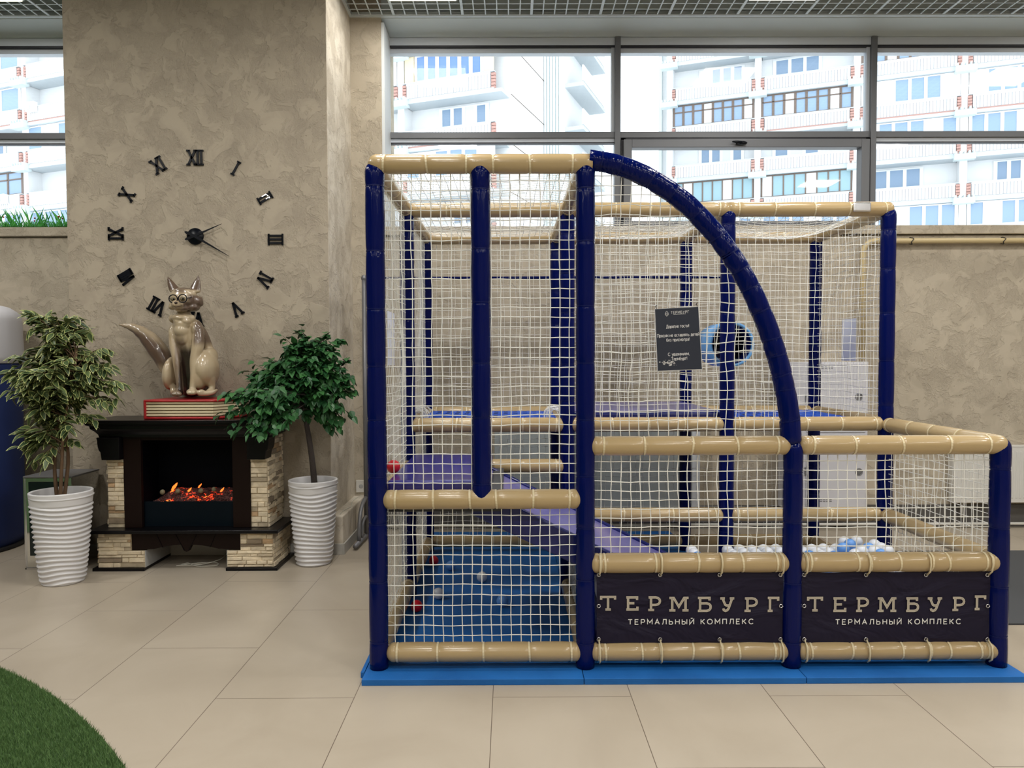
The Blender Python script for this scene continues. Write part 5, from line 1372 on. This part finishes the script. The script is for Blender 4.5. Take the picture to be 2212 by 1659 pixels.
foliage(pl, SP, tips, R, .040, .100, 8, True, ['leaf_olive', 'leaf_margin'], 'bark_brown', start=.3, drop=.1)
# right plant
RY = 5.50; RX = U(677, 1100, RY)[0]; pxm2 = 1600/RY
pr_ = thing('potted_tree', 'small tree with plain green leaves and leaning trunk in a ribbed white pot', 'plant', (RX, RY, 0))
pot(pr_, RX, RY, rt=.180, rb=.125, seed=2.0)
def Rp(px, py, dy=0): x, z = U(px, py, RY+dy); return Vector((x, RY+dy, z))
R = random.Random(5)
tr = spline([Rp(680, 1055), Rp(675, 1000), Rp(668, 950), Rp(660, 905), Rp(654, 870), Rp(650, 820)], 8)
b = MB(); b.tube(tr, [.024-.010*i/len(tr) for i in range(len(tr))], 12); SP2 = [tr[-14:]]
for (px, py, d) in ((600, 830, -.05), (700, 815, .02), (570, 880, -.1), (730, 850, -.05), (640, 760, 0), (690, 770, -.04), (610, 890, -.08)):
    q = spline([Rp(656, 880), Rp((656+px)/2, (872+py)/2-6, d*.5), Rp(px, py, d)], 6); b.tube(q, [.010*(1-.7*i/len(q)) for i in range(len(q))], 7); SP2.append(q)
b.build('trunk', 'bark_dark', pr_)
def c2(cx, cy, rx, ry, rd=None):
    def f(v): c = Rp(cx, cy, -.06); return c+Vector((v.x*rx/pxm2, v.y*(rd or rx)/pxm2*.6, v.z*ry/pxm2))
    return lim(f, YP-.05)
tips = crown(R, 100, c2(655, 812, 112, 76, 70)) + crown(R, 44, c2(590, 840, 75, 50, 60)) + crown(R, 14, c2(690, 755, 55, 35, 50)) + crown(R, 12, c2(620, 905, 60, 24, 50)) + crown(R, 10, c2(725, 880, 32, 36, 40))
tips += [Rp(520, 885, -.1), Rp(500, 895, -.12), Rp(515, 920, -.12), Rp(530, 930, -.1), Rp(510, 850, -.05), Rp(525, 800, 0), Rp(545, 785, 0), Rp(640, 715, 0), Rp(650, 705, 0), Rp(700, 722, 0), Rp(735, 735, 0), Rp(750, 770, 0), Rp(745, 735, 0), Rp(765, 810, 0), Rp(770, 850, -.02), Rp(765, 900, -.03), Rp(735, 925, -.05), Rp(720, 935, -.02), Rp(590, 935, -.05), Rp(570, 925, -.1), Rp(610, 725, 0)]
tips = [Vector((p.x, min(p.y, 5.10), p.z)) if (p.x < fc+hw+.06 and p.z < zt_+.22) else p for p in tips]
foliage(pr_, SP2, tips, R, .046, .074, 8, None, 'leaf_green', 'bark_dark', start=.2)

# ------------------------------------------------------------------ mirrored box
mx0, mx1 = U(52, 1100, 5.355)[0], U(156, 1100, 5.355)[0]; mz = U(100, 1029, 5.355)[1]
t = thing('mirror_cabinet', 'mirrored box with metal edges on the floor behind the left potted plant', 'cabinet', ((mx0+mx1)/2, 5.53, 0))
boxo('body', 'mirror', t, mx0, mx1, 5.36, YP-.03, .012, mz-.012, .003)
boxo('top_plate', 'steel_grey', t, mx0-.004, mx1+.004, 5.355, YP-.026, mz-.011, mz, .002)
boxo('front_glass', 'glass_dark', t, mx0+.035, mx1-.03, 5.3555, 5.3595, .10, mz-.04)
b = MB()
for x in (mx0, mx1-.008): b.box(x, x+.008, 5.352, 5.36, 0, mz-.012)
b.box(mx0, mx1, 5.352, 5.362, 0, .012); b.build('edge_trim', 'silver', t)
# ------------------------------------------------------------------ covered round stand at the far left
tx, ty, tr_ = -4.60, 5.99, .545
t = thing('inflatable_stand', 'round navy blue fabric drum with a white domed top at the left edge', 'stand', (tx, ty, 0))
zb1 = U(20, 782, ty)[1]; zt1 = U(10, 655, ty)[1]
b = MB(); b.lathe([(tr_+.01, .02), (tr_+.025, .1), (tr_+.015, .6), (tr_+.02, zb1-.04), (tr_+.012, zb1)], (tx, ty, 0), 64); b.build('blue_cover', 'tent_blue', t)
b = MB(); b.lathe([(tr_+.03, zb1-.01), (tr_+.035, zb1+.05), (tr_+.03, zt1-.14), (tr_+.015, zt1-.07), (tr_-.06, zt1-.02), (tr_-.22, zt1+.02), (.02, zt1+.05)], (tx, ty, 0), 64, lambda r, z, a: r+.006*math.sin(9*a+z*7)); b.build('white_top', 'tent_white', t)
b = MB(); b.lathe([(tr_+.035, 0), (tr_+.045, .015), (tr_+.03, .03)], (tx, ty, 0), 64); b.build('base_ring', 'cable_black', t)
# ------------------------------------------------------------------ steel goal frame behind the play frame
t = thing('pipe_frame', 'grey steel pipe stand with a long crossbar behind the play frame', 'stand', (-1.215, 6.2, 0))
gx, gz = U(786, 601, 6.2); gx2 = U(1576, 600, 6.2)[0]
b = MB(); b.tube([(gx, 6.2, .06), (gx, 6.2, gz)], .018, 14); b.build('upright', 'steel_grey', t)
b = MB(); b.ell((gx, 6.2, gz), (.024, .024, .028), 14, 8); b.tube([(gx, 6.2, gz), (gx+.06, 6.2, gz)], .019, 12); b.build('corner_fitting', 'steel_grey', t)
b = MB(); b.tube([(gx, 6.2, gz), (gx2, 6.2, gz)], .012, 10); b.build('crossbar', 'navy_vinyl', t)
b = MB(); b.tube([(gx2, 6.2, .0), (gx2, 6.2, gz)], .018, 14); b.build('upright', 'steel_grey', t)
b = MB(); fy_ = 5.84; b.tube([(gx-.02, fy_, .035), (gx+.0, 6.54, .035)], .02, 14); b.build('foot', 'steel_grey', t)
b = MB(); b.tube(bez([(gx-.012, 5.95, .05), (gx-.012, 5.97, .28), (gx-.008, 6.03, .33), (gx, 6.19, .36)], 12), .016, 12); b.build('brace', 'steel_grey', t)
b = MB(); b.tube(bez([(gx-.012, 6.06, .05), (gx-.012, 6.07, .16), (gx-.008, 6.1, .2), (gx, 6.19, .2)], 12), .014, 12); b.build('brace', 'steel_grey', t)
# socket
x, z = U(783, 1050, YW); t = thing('wall_socket', 'white socket plate low on the back wall beside the front left post', 'socket', (x, YW-.01, z-.05))
boxo('plate', 'white_paint', t, x-.055, x+.03, YW-.012, YW, z-.055, z+.055, .003)
b = MB(); b.ell((x-.01, YW-.013, z), (.02, .003, .02), 16, 6); b.build('outlet', 'grey_block', t)
# ------------------------------------------------------------------ grey board behind the frame
gy_ = 6.44; bx0_, bz1_ = U(1068, 900, gy_); bx1_, bz0_ = U(1494, 1106, gy_)
t = thing('grey_board', 'plain grey board with a pale edge at the back wall behind the play frame', 'board', ((bx0_+bx1_)/2, gy_, 0))
b = MB(); b.box(bx0_, bx1_, gy_, gy_+.03, bz0_, bz1_); b.build('panel', 'grey_board', t, .003)
b = MB(); b.box(bx1_, bx1_+.07, gy_-.005, gy_+.04, bz0_, bz1_); b.build('edge', 'board_edge', t, .003)
for x in (bx0_+.2, bx1_-.1): boxo('leg', 'steel_grey', t, x-.015, x+.015, gy_, gy_+.03, 0, bz0_)
# ------------------------------------------------------------------ hydrant cabinet
cy_ = YW-.16; hx0, hz1 = U(1697, 782, cy_); hx1, hz0 = U(1872, 1098, cy_)
t = thing('hydrant_cabinet', 'white metal wall cabinet with two stacked doors and round handles behind the right nets', 'cabinet', ((hx0+hx1)/2, cy_, hz0))
boxo('body', 'white_metal', t, hx0, hx1, cy_, YW, hz0, hz1, .004)
zm_ = U(1800, 935, cy_)[1]; xd = U(1742, 900, cy_)[0]
for (za, zb_, hp) in ((hz0+.012, zm_-.006, 1019), (zm_+.006, hz1-.012, 857)):
    d = boxo('door', 'white_metal', t, xd, hx1-.02, cy_-.012, cy_-.001, za, zb_, .003)
    x, z = U(1854, hp, cy_); b = MB(); b.tube([(x+.03*math.cos(a), cy_-.014, z+.03*math.sin(a)) for a in np.linspace(0, 2*PI, 25)], .004, 6); b.ell((x, cy_-.013, z), (.029, .003, .029), 20, 6); b.build('handle', 'steel_grey', d)
    b = MB(); zz = za+.05 if hp == 1019 else zb_-.045
    for i in range(4):
        for j in range(2): b.box(xd+.12+i*.028, xd+.14+i*.028, cy_-.0135, cy_-.0119, zz+j*.014, zz+j*.014+.005)
    b.build('vent_slots', 'cable_black', d)
    boxo('hinge', 'steel_grey', d, xd-.012, xd-.002, cy_-.012, cy_-.002, (za+zb_)/2-.04, (za+zb_)/2+.03, .001)
# floor mat at the right
b = MB(); (xa, ya) = UF(2178, 1193); b.prism([(2.70, 4.15), (6.8, 4.15), (6.8, 5.73), (2.70, 5.73)], 0, .012, 'Z'); tag(b.build('rubber_mat', 'dark_mat', bevel=.002), 'dark grey rubber floor mat at the right edge behind the play frame', 'mat')
# ------------------------------------------------------------------ green turf rug, front left
p1, p2, p3 = UF(0, 1437, .02), UF(150, 1522, .02), UF(277, 1659, .02)
ax, ay = p1; bx, by = p2; cx, cy = p3; dd = 2*(ax*(by-cy)+bx*(cy-ay)+cx*(ay-by))
ux = ((ax*ax+ay*ay)*(by-cy)+(bx*bx+by*by)*(cy-ay)+(cx*cx+cy*cy)*(ay-by))/dd; uy = ((ax*ax+ay*ay)*(cx-bx)+(bx*bx+by*by)*(ax-cx)+(cx*cx+cy*cy)*(bx-ax))/dd
rad = math.hypot(ax-ux, ay-uy); print('rug', ux, uy, rad)
t = thing('turf_rug', 'round green artificial grass rug in the lower left corner', 'rug', (ux, uy, 0))
b = MB(); b.prism([(ux+rad*math.cos(2*PI*k/96), uy+rad*math.sin(2*PI*k/96)) for k in range(96)], 0, .008, 'Z'); b.build('backing', 'turf_base', t)
R = np.random.default_rng(3); n = 52000
X = R.uniform(-3.1, -1.2, n*3); Y = R.uniform(2.2, 3.8, n*3); k = (np.hypot(X-ux, Y-uy) < rad-.002) & (np.abs(X-.0)/Y < .80); X, Y = X[k][:n], Y[k][:n]; n = len(X)
a = R.uniform(0, 2*PI, n); h = R.uniform(.014, .024, n); la = R.uniform(0, 2*PI, n); lm = R.uniform(.2, .8, n)*h; wd = .0016
v = np.empty((n, 3, 3)); v[:, 0] = np.c_[X-wd*np.cos(a), Y-wd*np.sin(a), np.full(n, .007)]; v[:, 1] = np.c_[X+wd*np.cos(a), Y+wd*np.sin(a), np.full(n, .007)]; v[:, 2] = np.c_[X+lm*np.cos(la), Y+lm*np.sin(la)*.5, .007+h]
me = D.meshes.new('pile'); me.from_pydata((v.reshape(-1, 3)-np.array(LOC[t.name])).tolist(), [], np.arange(3*n).reshape(-1, 3).tolist()); me.materials.append(M['grass_green'])
o = D.objects.new('pile', me); COL.objects.link(o); o.parent = t; o['kind'] = 'stuff'; print('blades', n)
